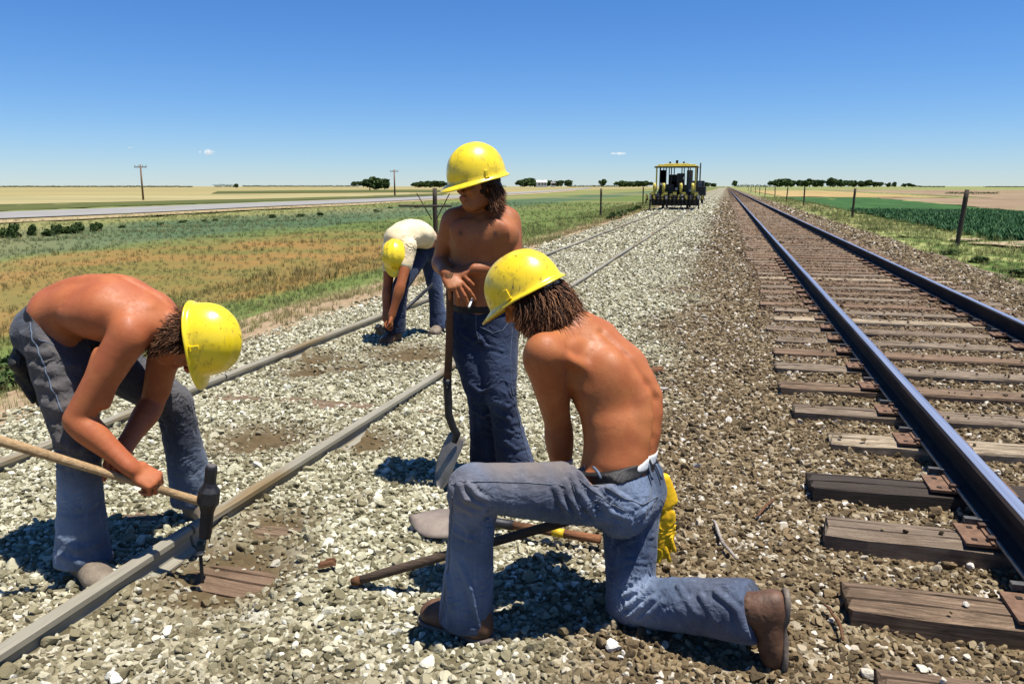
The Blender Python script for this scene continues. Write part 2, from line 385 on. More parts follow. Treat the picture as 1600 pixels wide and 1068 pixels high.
def jgrid(x0, x1, y0, y1, s, j=.5):
    X, Y = np.meshgrid(np.arange(x0, x1, s), np.arange(y0, y1, s)); X = X + rng.uniform(-j, j, X.shape) * s; Y = Y + rng.uniform(-j, j, X.shape) * s
    X, Y = X.ravel(), Y.ravel(); k = in_view(X, Y); return X[k], Y[k]
sm = N('ballast_stone'); SP = sm.pos(); rr = sm.rand()
scol = ballast_color(sm, SP, rr); oc = sm.obj(); scol = sm.mix(sm.math('MULTIPLY', sm.noise(2.2, 5, .7, oc), .5), scol, sm.mix(.55, scol, (.10, .08, .05)))
sm.bump(sm.noise(5, 4, .6, oc), .35, .05); stone_mat = sm.done(scol, .85, .25)
rocks = [rock_variant(k) for k in range(14)]
TIE_Y = [1.62, 2.235, 2.76, 3.33, 3.94, 4.62, 5.22, 5.86, 6.5, 7.12]
tr = random.Random(5)
while TIE_Y[-1] < 420: TIE_Y.append(TIE_Y[-1] + tr.uniform(.5, .62))
P0, S0 = [], []
for (y0, y1, sp, r0, r1) in ((1.0, 5.2, .0220, .0100, .0205), (1.0, 5.2, .065, .018, .034), (5.2, 9, .031, .0145, .027), (9, 18, .056, .022, .035), (18, 40, .11, .042, .06), (40, 110, .24, .07, .11)):
    X, Y = jgrid(-4.75, 4.95, y0, y1, sp)
    n = rng.uniform(0, 1, X.shape); edge = np.clip((X + 4.75) / .7, 0, 1) * np.clip((4.95 - X) / .7, 0, 1)
    keep = (n < .25 + .75 * edge) & (rng.uniform(0, 1, X.shape) > pitmask(X, Y) * .93); X, Y = X[keep], Y[keep]
    s = r0 + (r1 - r0) * rng.uniform(0, 1, X.shape) ** 1.8
    Z = G(X, Y) + s * rng.uniform(-.25, .45, X.shape)
    inm = (X > .45) & (X < 3.35); Z = np.where(inm, np.minimum(Z, .098 - s * .5), Z)
    sx = np.abs(X + 2.07) < .030; Z = np.where(sx | (np.abs(X + 3.57) < .030), np.minimum(Z, .03 - s), Z)
    if y0 >= 5: kk = (np.abs(X + 2.07) > s * .75 + .025) & (np.abs(X + 3.57) > s * .75 + .025) & (np.abs(X - 1.15) > .06) & (np.abs(X - 2.65) > .06); X, Y, Z, s = X[kk], Y[kk], Z[kk], s[kk]
    P0.append(np.stack([X, Y, Z], -1)); S0.append(s)
P0 = np.concatenate(P0); S0 = np.concatenate(S0)
# loose stones resting on the sleepers
X, Y = jgrid(.6, 3.2, 2, 20, .07); k = rng.uniform(0, 1, X.shape) < .22 + .3 * np.clip(snoise(X, Y, 1.1, 61), 0, 1); X, Y = X[k], Y[k]
k = np.min(np.abs(Y[:, None] - np.array(TIE_Y[:40])[None]), 1) < .09; k &= (np.abs(X - 1.15) > .2) & (np.abs(X - 2.65) > .2); X, Y = X[k], Y[k]
s = rng.uniform(.008, .018, X.shape); P0 = np.concatenate([P0, np.stack([X, Y, .100 + s * .45], -1)]); S0 = np.concatenate([S0, s])
nS = len(P0); scatter('ballast_stones', P0, rng.uniform(0, 6.28, (nS, 3)) * np.array([.12, .12, 1]) + rng.normal(0, .35, (nS, 3)), np.repeat(S0[:, None], 3, 1) * rng.uniform(.8, 1.2, (nS, 3)), rng.integers(0, 14, nS), rocks, stone_mat)
print('stones', nS)

# grass tufts
gm = N('grass_blade'); gcol, gf = terrain_color(gm); gr = gm.rand()
gcol = gm.mix(.22, gcol, (.42, .42, .18)); gcol = gm.mix(gm.step(gr, .74, 1.0), gcol, (.34, .28, .12)); gcol = gm.mix(gm.math('MULTIPLY', gm.step(gr, .0, .3), .0), gcol, gcol); grass_mat = gm.done(gcol, .8, .15)
def tuft(seed, n=16, h=.3, spread=.12, w=.007, lean=.5, heads=False):
    r = random.Random(seed); V = []; Fc = []
    for k in range(n):
        a = r.uniform(0, math.tau); rad = spread * math.sqrt(r.random()); x, y = rad * math.cos(a), rad * math.sin(a); hh = h * r.uniform(.5, 1.1); ln = lean * hh * r.uniform(.2, 1); b = r.uniform(0, math.tau)
        sx, sy = -math.sin(b) * w, math.cos(b) * w; dx, dy = math.cos(b) * ln, math.sin(b) * ln; i = len(V)
        V += [(x - sx, y - sy, -.03), (x + sx, y + sy, -.03), (x + dx * .35 - sx * .8, y + dy * .35 - sy * .8, hh * .55), (x + dx * .35 + sx * .8, y + dy * .35 + sy * .8, hh * .55), (x + dx, y + dy, hh)]
        Fc += [(i, i + 1, i + 3, i + 2), (i + 2, i + 3, i + 4)]
        if heads and k % 3 == 0:
            i = len(V); cx, cy, cz = x + dx, y + dy, hh; V += [(cx - .012, cy, cz - .03), (cx + .012, cy, cz - .03), (cx + .004, cy, cz + .06), (cx, cy - .012, cz - .03), (cx, cy + .012, cz - .03)]
            Fc += [(i, i + 1, i + 2), (i + 3, i + 4, i + 2)]
    me = bpy.data.meshes.new('tuft'); me.from_pydata(V, [], Fc); me.update(); return me
tufts = [tuft(k, 18, .30, .13) for k in range(5)] + [tuft(20 + k, 14, .42, .10, .006, .4, True) for k in range(3)]
P1, S1, I1 = [], [], []
for (x0, x1, y0, y1, sp, sc, dens) in ((-9, -4.5, 1, 14, .10, .75, 1), (-22, -9, 3, 16, .17, 1.0, 1), (-9, -4.6, 14, 34, .19, 1.1, 1), (-26, -9, 16, 40, .3, 1.6, 1), (-38, -22, 8, 46, .42, 1.9, 1), (-38, -4.8, 40, 90, .6, 2.2, 1), (-9, -4.9, 34, 120, .4, 1.8, 1),
                                     (4.5, 8.4, 4, 22, .13, .85, 1), (4.6, 8.6, 22, 50, .22, 1.2, 1), (4.8, 8.6, 50, 130, .5, 1.9, 1)):
    X, Y = jgrid(x0, x1, y0, y1, sp); n = snoise(X, Y, 2.3, 31); m_ = rng.uniform(0, 1, X.shape)
    e = np.clip((-4.55 + .3 * n - X) / .9, 0, 1) if x0 < 0 else np.clip((X - 4.65 - .3 * n) / .7, 0, 1)
    k = (m_ < e * (.65 + .35 * n)); X, Y, n = X[k], Y[k], n[k]
    P1.append(np.stack([X, Y, G(X, Y)], -1)); S1.append(.52 * sc * rng.uniform(.45, 1.05, X.shape) * (1 + .35 * snoise(X, Y, 5, 41)) * np.where(x0 == -9 or x0 > 0, 1.0, .62)); I1.append(np.where(rng.uniform(0, 1, X.shape) < (.22 if x0 in (-9, 4.5, 4.6, 4.8) else .06), rng.integers(5, 8, X.shape), rng.integers(0, 5, X.shape)))
P1 = np.concatenate(P1); S1 = np.concatenate(S1); I1 = np.concatenate(I1); n1 = len(P1); print('tufts', n1)
rt = np.zeros((n1, 3)); rt[:, 2] = rng.uniform(0, 6.28, n1)
scatter('grass', P1, rt, np.repeat(S1[:, None], 3, 1) * np.array([1, 1, .8]), I1, tufts, grass_mat)
# crop plants in the field on the right
cm = N('crop_leaf'); cr = cm.rand(); crop_leaf = cm.done(cm.ramp(cr, [(0, (.014, .06, .02)), (.7, (.03, .10, .03)), (1, (.07, .15, .05))]), .7, .2)
X, Y = jgrid(8.4, 17.5, 9, 60, .33); k = snoise(X, Y, 3.1, 77) > -.75; X, Y = X[k], Y[k]; qd = np.hypot((X - q[0]) / 2.7, (Y - q[1]) / 1.7) > 1; X, Y = X[qd], Y[qd]
nc = len(X); rt = np.zeros((nc, 3)); rt[:, 2] = rng.uniform(0, 6.28, nc)
scatter('crop_plants', np.stack([X, Y, G(X, Y)], -1), rt, np.repeat(rng.uniform(.8, 1.3, (nc, 1)), 3, 1), rng.integers(0, 4, nc), [tuft(60 + k, 22, .24, .2, .02, .9) for k in range(4)], crop_leaf)

# ================================================================== tracks
def steel(name, rust, amount):
    m = N(name); o = m.pos(); f = m.noise(3, 5, .65, m.scaled(o, 3, .6, 3)); g = m.noise(30, 4, .6, o)
    col = m.mix(m.step(f, amount[0], amount[1]), rust[0], rust[1]); m.bump(g, .25, .003); return m.done(m.mix(m.math('MULTIPLY', g, .4), col, m.mix(.5, col, (.03, .02, .01))), .8, .12, .0)
rail_side = steel('rail_side', ((.012, .012, .015), (.035, .026, .022)), (.4, .65)); 
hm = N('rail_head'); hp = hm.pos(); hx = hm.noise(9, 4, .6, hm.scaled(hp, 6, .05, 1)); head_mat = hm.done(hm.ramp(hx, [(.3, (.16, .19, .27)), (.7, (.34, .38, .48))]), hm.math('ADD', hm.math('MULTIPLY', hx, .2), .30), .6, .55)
m = N('siding_rail_steel'); o_ = m.pos(); f = m.noise(2.2, 5, .6, m.scaled(o_, 4, .35, 2)); g = m.noise(35, 5, .65, m.scaled(o_, 2, .15, 2))
c = m.mix(m.step(f, .48, .66), m.mix(g, (.17, .155, .11), (.34, .31, .235)), m.mix(g, (.12, .08, .035), (.28, .205, .10))); m.bump(g, .3, .003); side_steel = m.done(c, .6, .4, .1)
def rail_profile(h, foot, headw, web=.016):
    hh = h * .27; ft = .022
    return [(-foot / 2, 0), (foot / 2, 0), (foot / 2, .010), (web, ft + .006), (web * .6, .05), (web * .6, h - hh - .012), (headw / 2, h - hh), (headw / 2, h - .010), (headw / 2 - .010, h), (-headw / 2 + .010, h), (-headw / 2, h - .010), (-headw / 2, h - hh), (-web * .6, h - hh - .012), (-web * .6, .05), (-web, ft + .006), (-foot / 2, .010)]
def head_strip(h, headw, x, y0, y1, base, par, mt, name):
    t = .0012
    return MB().extrude([(-headw / 2 + .012, h - .002), (headw / 2 - .012, h - .002), (headw / 2 - .012, h + t), (-headw / 2 + .012, h + t)], (x, y0, base), (x, y1, base)).obj(name, mt, par)
track = empty('railway_track', (1.9, 0, 0), 'main railway track with shiny blue steel rails on weathered wooden sleepers, running to the horizon', 'railway track')
TT = .10; RB = TT + .012
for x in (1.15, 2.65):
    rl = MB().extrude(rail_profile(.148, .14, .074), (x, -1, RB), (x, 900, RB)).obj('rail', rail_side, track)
    MB().extrude([(-.072, .002), (-.062, .002), (-.062, .0125), (-.072, .0125)], (x, -1, RB), (x, 60, RB)).obj('base_edge', simple('flange_highlight', (.30, .27, .22), .8, .4, 20), rl)  # pale strip: sunlit line on the rail foot's edge, painted in as colour
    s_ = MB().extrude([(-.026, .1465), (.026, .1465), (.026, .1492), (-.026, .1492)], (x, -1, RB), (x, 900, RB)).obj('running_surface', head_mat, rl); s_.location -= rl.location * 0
def wood(name, cs, seed=0):
    m = N(name); o = m.obj(); r_ = m.rand(); off = m.n('ShaderNodeVectorMath', operation='ADD'); cx_ = m.n('ShaderNodeCombineXYZ'); m.l(m.math('MULTIPLY', r_, 37.0), cx_.inputs[0]); m.l(m.math('MULTIPLY', r_, 11.0), cx_.inputs[1]); m.l(o, off.inputs[0]); m.l(cx_.outputs[0], off.inputs[1]); v = off.outputs[0]
    g = m.noise(8, 6, .78, m.scaled(v, .5, 6, 6), 1.4); b = m.noise(3.5, 4, .6, v)
    col = m.ramp(g, [(.28, cs[0]), (.45, cs[1]), (.62, cs[2]), (.8, cs[3])]); col = m.mix(m.step(r_, .3, 1.0), col, m.mix(.55, col, cs[4])); col = m.mix(m.math('MULTIPLY', m.step(b, .5, .7), .5), col, (.07, .045, .025))
    m.bump(g, .9, .012); return m.done(col, .85, .2)
tie_m = wood('weathered_sleeper', ((.03, .023, .017), (.14, .105, .072), (.30, .235, .165), (.48, .405, .30), (.18, .13, .09)))
tie_rusty = wood('stained_sleeper', ((.04, .026, .017), (.13, .088, .055), (.26, .18, .115), (.38, .28, .18), (.19, .12, .075)))
tie_dark = wood('creosoted_sleeper', ((.012, .010, .009), (.035, .029, .024), (.07, .058, .045), (.12, .10, .08), (.06, .045, .035)))
plate_m = simple('rusty_plate', (.20, .115, .07), .8, .45, 25, .3, .1, .5); spike_m = simple('spike_iron', (.11, .065, .045), .7, .4, 40, .4, .3)
anchor_m = simple('clip_iron', (.12, .115, .11), .6, .4, 40, .4, .4)
def sleeper_mesh(seed, L=2.7, W=.215, T=.17, warp=.012, nx=18):
    """a worn hewn sleeper along X, top at z=0, with frayed ends, edge wear and lengthwise splits"""
    r = random.Random(seed); V = []; Fc = []; prof = [(-.5, -1), (-.5, -.12), (-.47, -.02), (-.2, 0), (-.17, -.035), (-.14, 0), (.1, 0), (.13, -.03), (.155, 0), (.47, -.02), (.5, -.12), (.5, -1)]
    sp = [r.uniform(-.06, .06) for _ in range(2)]
    for i in range(nx + 1):
        t = i / nx; x = -L / 2 + L * t; e = min(t, 1 - t) * nx
        for j, (a, b) in enumerate(prof):
            w = W * (1 - (.05 if e < 1 else 0) + r.uniform(-.015, .015)); z = b * T if b <= -.1 else b * (.028 / .035) * 1.0 * (1 if e < 5 else .4)
            if j in (4, 7): z *= r.uniform(.3, 1.3)
            V.append((x + (r.uniform(-.012, .012) if e < 1 else 0), (a + (sp[0 if j < 6 else 1] if 3 <= j <= 8 else 0)) * w, z + r.uniform(-.0035, .0035) * (b > -.5)))
    n = len(prof)
    for i in range(nx):
        for j in range(n): Fc.append((i * n + j, (i + 1) * n + j, (i + 1) * n + (j + 1) % n, i * n + (j + 1) % n))
    Fc += [tuple(range(n)), tuple(nx * n + j for j in range(n))[::-1]]
    me = bpy.data.meshes.new('sleeper'); me.from_pydata(V, [], Fc); me.update(); return me
sl = [sleeper_mesh(k) for k in range(7)]
tie_pale = wood('bleached_sleeper', ((.06, .045, .03), (.24, .185, .12), (.46, .375, .26), (.60, .51, .38), (.36, .28, .19)))
for k, me in enumerate(sl): me.materials.append(tie_pale if k in (2, 5) else tie_m)
sl2 = []
for k in range(4):
    c = sl[k].copy(); c.materials[0] = tie_rusty; sl2.append(c)
sld = sl[1].copy(); sld.materials[0] = tie_dark
plate_me = MB().box((0, 0, .006), (.36, .20, .012)).box((-.085, 0, .014), (.012, .20, .010)).box((.085, 0, .014), (.012, .20, .010)).obj('tmp', plate_m).data; bpy.data.objects.remove(bpy.data.objects['tmp'])
spike_me = MB().box((0, 0, .012), (.036, .030, .016)).box((0, 0, -.03), (.017, .017, .08)).obj('tmp', spike_m).data; bpy.data.objects.remove(bpy.data.objects['tmp'])
hole_m = simple('spike_hole', (.02, .014, .01), .9, .2); hole_me = MB().box((0, 0, 0), (.02, .02, .003)).obj('tmp', hole_m).data; bpy.data.objects.remove(bpy.data.objects['tmp'])
anchor_me = MB().box((0, 0, 0), (.05, .018, .03)).box((-.05, 0, .008), (.05, .03, .022)).obj('tmp', anchor_m).data; bpy.data.objects.remove(bpy.data.objects['tmp'])
ENDS = {0: .53, 1: .50, 2: .475, 3: .47, 4: .46, 5: .64, 6: .48, 7: .44, 8: .45, 9: .47}
NEAR_T = 130
for k, ty in enumerate(TIE_Y[:NEAR_T]):
    L = 2.7; cx = 1.9; x0 = ENDS.get(k, .55 + tr.uniform(-.1, .06)); cx = x0 + 1.35
    o = link('sleeper', sld if k in (4, 37) else sl2[1] if k in (1, 2, 7, 9) else (sl2[k % 4] if k > 11 and tr.random() < .6 else sl[k % 7]), track)
    dz = 0 if k < 8 else tr.uniform(-.012, .004)
    o.location = (cx - 1.9, ty, TT + dz); o.rotation_euler = (0, tr.uniform(-.004, .004), tr.uniform(-.02, .02) + (.035 if k == 4 else 0))
    if k < 26:
        for s_, rx in ((-1, 1.15), (1, 2.65)):
            p = link('tie_plate', plate_me, o); p.location = (rx - cx, 0, -dz + .001); p.rotation_euler = (0, 0, -o.rotation_euler.z)
            if k < 16:
                for sx, sy in ((-.078, -.06), (.078, .06), (-.078, .065) if k % 3 == 0 else (.078, -.06)):
                    q_ = link('spike', spike_me, o); q_.location = (rx - cx + sx, sy, .012 - dz)
                for sx, sy in ((-.14, -.06), (-.13, .06)):
                    q_ = link('spike_hole', hole_me, o); q_.location = (rx - cx + sx, sy, .0142 - dz)
    if k < 14:
        for rx in (1.15, 2.65):
            a = link('rail_anchor', anchor_me, track); a.location = (rx - .062 - 1.9, ty + .125, RB + .004)
b_ = MB()
for ty in TIE_Y[NEAR_T:]: b_.box((1.9 + tr.uniform(-.05, .05), ty, TT - .085), (2.65, .22, .17))
b_.obj('sleeper', tie_rusty, track)['kind'] = 'stuff'
# joint bar with bolts on the right hand rail
jb = MB().box((2.65 - .018, 5.35, RB + .07), (.016, .62, .085)).obj('joint_bar', rail_side, track)
for k in range(4): MB().box((2.65 - .034, 5.13 + k * .145, RB + .072), (.018, .028, .028)).obj('bolt', anchor_m, jb)

siding = empty('siding_track', (-2.82, 0, 0), 'old siding track with low pale rusty rails half buried in grey gravel', 'railway track')
def wav(y, s): return (.022 if y < 9 else .009) * math.sin(y * .35 + s) + .012 * math.sin(y * 1.1 + 2 * s) * (1 if y < 9 else .3)
prof = rail_profile(.112, .078, .050, .014)
for x, s_, brk in ((-2.07, 0, 2.62), (-3.57, 1.7, 5.05)):
    for (y0, y1, off) in ((-1.2, brk, .0), (brk + .012, brk + 10, .004), (brk + 10.012, 52, 0), (52, 400, 0)):
        b_ = MB(); ys_ = np.arange(y0, y1, 1.5 if y1 < 60 else 12).tolist() + [y1]; n = len(prof); V = []; Fc = []
        for y in ys_:
            for a, bq in prof: V.append((x + off + wav(y, s_) * min(1, abs(y - brk) / 2) + a, y, -.017 + .008 * math.sin(y * .8 + s_) + bq))
        for i in range(len(ys_) - 1):
            for j in range(n): Fc.append((i * n + j, i * n + (j + 1) % n, (i + 1) * n + (j + 1) % n, (i + 1) * n + j))
        Fc += [tuple(range(n))[::-1], tuple((len(ys_) - 1) * n + j for j in range(n))]
        b_.add(V, Fc).obj('rail', side_steel, siding)
for (px, py, zt, rz) in ((352, 886, -.036, -.05), (110, 800, -.004, .05), (285, 612, .008, .0)):
    g_ = onground(px, py, zt); o = link('sleeper', sl2[int(px) % 4] if px != 352 else sl2[0], siding); o.location = (0.03, g_[1], zt); o.rotation_euler = (0, .004, rz)
# ================================================================== implicit modelling: smooth solids turned into one closed skin
def unit(v): v = np.asarray(v, float); return v / (np.linalg.norm(v) + 1e-12)
class Vol:
    def __init__(s, lo, hi, h):
        s.h = h; s.lo = np.array(lo, float); s.n = np.ceil((np.array(hi) - s.lo) / h).astype(int) + 1
        s.ax = [(s.lo[i] + h * np.arange(s.n[i])).astype(np.float32) for i in range(3)]
        s.f = np.full(s.n, .08, np.float32)
    def like(s, val=.08):
        o = object.__new__(Vol); o.h, o.lo, o.n, o.ax = s.h, s.lo, s.n, s.ax; o.f = np.full(s.n, val, np.float32); return o
    def sub(s, lo, hi):
        a = np.clip(np.floor((np.array(lo) - s.lo) / s.h).astype(int), 0, s.n); b = np.clip(np.ceil((np.array(hi) - s.lo) / s.h).astype(int) + 1, 0, s.n)
        return tuple(slice(int(p), int(q)) for p, q in zip(a, b))
    def pts(s, sl): return np.stack(np.meshgrid(s.ax[0][sl[0]], s.ax[1][sl[1]], s.ax[2][sl[2]], indexing='ij'), -1)
    def blend(s, sl, d, k, op='add'):
        f = s.f[sl]
        if op == 'add':
            h = np.clip(.5 + .5 * (f - d) / k, 0, 1); s.f[sl] = f * (1 - h) + d * h - k * h * (1 - h)
        elif op == 'cut':
            d = -d; h = np.clip(.5 - .5 * (f - d) / k, 0, 1); s.f[sl] = f * (1 - h) + d * h + k * h * (1 - h)
    def cap(s, a, b, ra, rb, k=.02, w=None, qa=1.0, qb=1.0, op='add'):
        """tapered capsule; w = direction in which the section is qa..qb times wider"""
        a, b = np.asarray(a, float), np.asarray(b, float); qm = max(qa, qb, 1); m = max(ra, rb) * qm + k + 3 * s.h
        sl = s.sub(np.minimum(a, b) - m, np.maximum(a, b) + m)
        if any(q.stop <= q.start for q in sl): return s
        P = s.pts(sl) - a.astype(np.float32); ab = (b - a).astype(np.float32); L2 = max(float(ab @ ab), 1e-10)
        t = np.clip(P @ ab / L2, 0, 1); V = P - t[..., None] * ab
        r = ra + (rb - ra) * t
        if w is not None:
            w = unit(np.asarray(w, float) - unit(ab) * (np.dot(w, unit(ab)) if L2 > 1e-9 else 0)).astype(np.float32); q = qa + (qb - qa) * t; vw = V @ w
            V = V + (vw * (1 / q - 1))[..., None] * w
        d = np.sqrt((V * V).sum(-1)) - r; s.blend(sl, d, k, op); return s
    def ell(s, c, rad, axes=None, k=.02, op='add'):
        c = np.asarray(c, float); rad = np.asarray(rad, float); m = rad.max() + k + 3 * s.h; sl = s.sub(c - m, c + m)
        if any(q.stop <= q.start for q in sl): return s
        P = s.pts(sl) - c.astype(np.float32)
        if axes is not None: P = P @ np.array([unit(a) for a in axes], np.float32).T
        k0 = np.sqrt(((P / rad.astype(np.float32)) ** 2).sum(-1)); k1 = np.sqrt(((P / (rad * rad).astype(np.float32)) ** 2).sum(-1)) + 1e-6
        d = k0 * (k0 - 1) / k1; s.blend(sl, d.astype(np.float32), k, op); return s
    def chain(s, pts, rad, k=.015, w=None, q=None, op='add', sub=4):
        """limb through several stations, rounded by interpolation"""
        pts = np.array(pts, float); rad = np.array(rad, float); q = np.ones(len(rad)) if q is None else np.array(q, float)
        if sub > 1 and len(pts) > 2:
            T = np.linspace(0, len(pts) - 1, (len(pts) - 1) * sub + 1); pts2 = []; 
            def cr(A, t):
                i = min(int(t), len(A) - 2); u = t - i; p0 = A[max(i - 1, 0)]; p1 = A[i]; p2 = A[i + 1]; p3 = A[min(i + 2, len(A) - 1)]
                return .5 * (2 * p1 + (p2 - p0) * u + (2 * p0 - 5 * p1 + 4 * p2 - p3) * u * u + (3 * p1 - p0 - 3 * p2 + p3) * u ** 3)
            P = [cr(pts, t) for t in T]; r = [float(cr(rad, t)) for t in T]; q = [float(cr(q, t)) for t in T]
        else: P, r = list(pts), list(rad)
        for i in range(len(P) - 1): s.cap(P[i], P[i + 1], r[i], r[i + 1], k, w, q[i], q[i + 1], op)
        return s
    def groove(s, pts, rad, depth, R=None):
        """shallow furrow along a path, as a dent of the field"""
        for a, b in zip(pts[:-1], pts[1:]):
            a, b = np.asarray(a, float), np.asarray(b, float); m = rad * 3; sl = s.sub(np.minimum(a, b) - m, np.maximum(a, b) + m)
            P = s.pts(sl) - a.astype(np.float32); ab = (b - a).astype(np.float32); t = np.clip(P @ ab / max(float(ab @ ab), 1e-9), 0, 1); d2 = ((P - t[..., None] * ab) ** 2).sum(-1)
            s.f[sl] += depth * .5 * np.exp(-d2 / rad ** 2)
        return s
    def folds(s, c, dirn, lam, amp, Rr, bend=0.0, seed=0, axis=None):
        """cloth creases: waves along dirn that fade away from c"""
        c = np.asarray(c, float); m = Rr * 2.0; sl = s.sub(c - m, c + m); P = s.pts(sl) - c.astype(np.float32); d = unit(dirn).astype(np.float32)
        if axis is None: axis = np.cross(d, (0.3, 0.2, 1))
        e = unit(axis).astype(np.float32); g = np.cross(d, e).astype(np.float32)
        x = P @ d; y = P @ e; z = P @ g; r2 = (P * P).sum(-1) / Rr ** 2
        ph = x + bend * (y * y) / Rr + .25 * lam * np.sin(y * 37 + seed) + .2 * lam * np.sin(z * 31 + seed * 2.1) + .10 * lam * np.sin(x * 90 + y * 40 + seed)
        L_ = Rr * 6.0; n1 = np.sin(y / L_ * 19 + x / L_ * 23 + seed * 3.1) + np.sin(z / L_ * 27 - x / L_ * 15 + seed * 1.7); n2 = np.sin(y / L_ * 41 - z / L_ * 33 + seed * 5.3) * np.sin(x / L_ * 37 + seed)
        ph = ph + lam * .55 * n1 + lam * .25 * n2; am = .35 + .65 * np.clip(.5 + .5 * np.sin(y / L_ * 33 + seed * 2.3 + x / L_ * 29) + .4 * n2, 0, 1.2)
        w = np.sin(ph / lam * 2 * np.pi + seed); w = 1 - 1.7 * np.abs(w) ** .75 - .1
        s.f[sl] += (-amp * 1.5 * w * am * np.exp(-r2)).astype(np.float32); return s
    def rough(s, amp, scale, seed=0):
        r = np.random.default_rng(seed); X = s.ax[0][:, None, None]; Y = s.ax[1][None, :, None]; Z = s.ax[2][None, None, :]
        acc = np.zeros(s.n, np.float32)
        for o in range(5):
            d = unit(r.normal(size=3)) * r.uniform(.7, 1.6) * 2 * np.pi / scale; ph = r.uniform(0, 6)
            acc += np.sin(d[0] * X + d[1] * Y + d[2] * Z + ph).astype(np.float32)
        s.f += amp / 2.5 * acc; return s
    def plane_cut(s, p, nrm, k=.004):
        """keep the side that the normal points away from"""
        nrm = unit(nrm).astype(np.float32); p = np.asarray(p, float); X = (s.ax[0] - p[0])[:, None, None] * nrm[0] + (s.ax[1] - p[1])[None, :, None] * nrm[1] + (s.ax[2] - p[2])[None, None, :] * nrm[2]
        h = np.clip(.5 - .5 * (s.f - X) / k, 0, 1); s.f = (s.f * (1 - h) + X * h + k * h * (1 - h)).astype(np.float32); return s
    def val(s, p):
        g = (np.asarray(p, float) - s.lo) / s.h; g = np.clip(g, 0, s.n - 1.001); i = g.astype(int); u = g - i; r = 0
        for a in (0, 1):
            for b in (0, 1):
                for c in (0, 1): r += (u[0] if a else 1 - u[0]) * (u[1] if b else 1 - u[1]) * (u[2] if c else 1 - u[2]) * s.f[i[0] + a, i[1] + b, i[2] + c]
        return float(r)
    def grad(s, p):
        e = s.h; return np.array([s.val(np.array(p) + np.eye(3)[i] * e) - s.val(np.array(p) - np.eye(3)[i] * e) for i in range(3)]) / (2 * e)
    def snap(s, p, off=0.0):
        p = np.array(p, float)
        for _ in range(12):
            d = s.val(p) - off; g = s.grad(p); n = np.linalg.norm(g)
            if n < .05: break
            p = p - g / n * np.clip(d, -.03, .03) * .8
        return p
    def toward(s, origin, dirn, off=0.0, far=.6):
        """first skin point met when coming in from far along dirn towards origin"""
        d = unit(dirn); o = np.array(origin, float)
        for t in np.arange(far, -.1, -s.h * .5):
            if s.val(o + d * t) < off: return o + d * t
        return o
    def mesh(s, smooth=1):
        f = s.f; inside = f < 0
        c = [inside[a:f.shape[0] - 1 + a, b:f.shape[1] - 1 + b, c_:f.shape[2] - 1 + c_] for a in (0, 1) for b in (0, 1) for c_ in (0, 1)]
        cnt = sum(x.astype(np.int8) for x in c); act = (cnt > 0) & (cnt < 8); idx = -np.ones(act.shape, np.int32); I = np.argwhere(act); idx[act] = np.arange(len(I))
        acc = np.zeros((len(I), 3)); num = np.zeros(len(I))
        co = [(a, b, c_) for a in (0, 1) for b in (0, 1) for c_ in (0, 1)]
        F = [f[I[:, 0] + a, I[:, 1] + b, I[:, 2] + c_] for a, b, c_ in co]
        for p in range(8):
            for q in range(p + 1, 8):
                if sum(abs(x - y) for x, y in zip(co[p], co[q])) != 1: continue
                fa, fb = F[p], F[q]; cr = (fa < 0) != (fb < 0); t = np.where(cr, fa / np.where(cr, fa - fb, 1), 0)
                pa, pb = np.array(co[p]), np.array(co[q]); acc += np.where(cr[:, None], pa + (pb - pa) * t[:, None], 0); num += cr
        V = s.lo + (I + acc / num[:, None]) * s.h
        Q = []
        for ax in range(3):
            o1, o2 = [(1, 2), (2, 0), (0, 1)][ax]
            sl0 = [slice(None)] * 3; sl1 = [slice(None)] * 3; sl0[ax] = slice(0, -1); sl1[ax] = slice(1, None)
            A = inside[tuple(sl0)]; B = inside[tuple(sl1)]; E = np.argwhere(A != B); E = E[(E[:, o1] > 0) & (E[:, o2] > 0) & (E[:, o1] < f.shape[o1] - 1) & (E[:, o2] < f.shape[o2] - 1)]
            fl = A[E[:, 0], E[:, 1], E[:, 2]]
            def cell(d1, d2):
                K = E.copy(); K[:, o1] -= d1; K[:, o2] -= d2; return idx[K[:, 0], K[:, 1], K[:, 2]]
            q = np.stack([cell(1, 1), cell(0, 1), cell(0, 0), cell(1, 0)], -1); q = np.where(fl[:, None], q, q[:, ::-1]); Q.append(q)
        Q = np.concatenate(Q); Q = Q[(Q >= 0).all(1)]
        for _ in range(smooth):
            a = np.zeros_like(V); n = np.zeros(len(V))
            for i in range(4):
                for j in ((i + 1) % 4, (i + 3) % 4): np.add.at(a, Q[:, i], V[Q[:, j]]); np.add.at(n, Q[:, i], 1)
            V = V * .5 + .5 * a / np.maximum(n, 1)[:, None]
        return V, Q
    def obj(s, name, mat, parent, attrs=None, smooth=1, keep_largest=False):
        V, Q = s.mesh(smooth); off = origin_of(parent)
        if keep_largest and len(Q):
            lab = np.arange(len(V))
            while True:
                m = lab[Q].min(1); new = lab.copy()
                for i in range(4): np.minimum.at(new, Q[:, i], m)
                new = new[new]
                if (new == lab).all(): break
                lab = new
            u, cn = np.unique(lab[Q[:, 0]], return_counts=True); Q = Q[lab[Q[:, 0]] == u[cn.argmax()]]; us = np.unique(Q); re = -np.ones(len(V), int); re[us] = np.arange(len(us)); V = V[us]; Q = re[Q]
        me = bpy.data.meshes.new(name); me.vertices.add(len(V)); me.vertices.foreach_set('co', (V - off).astype(np.float32).ravel())
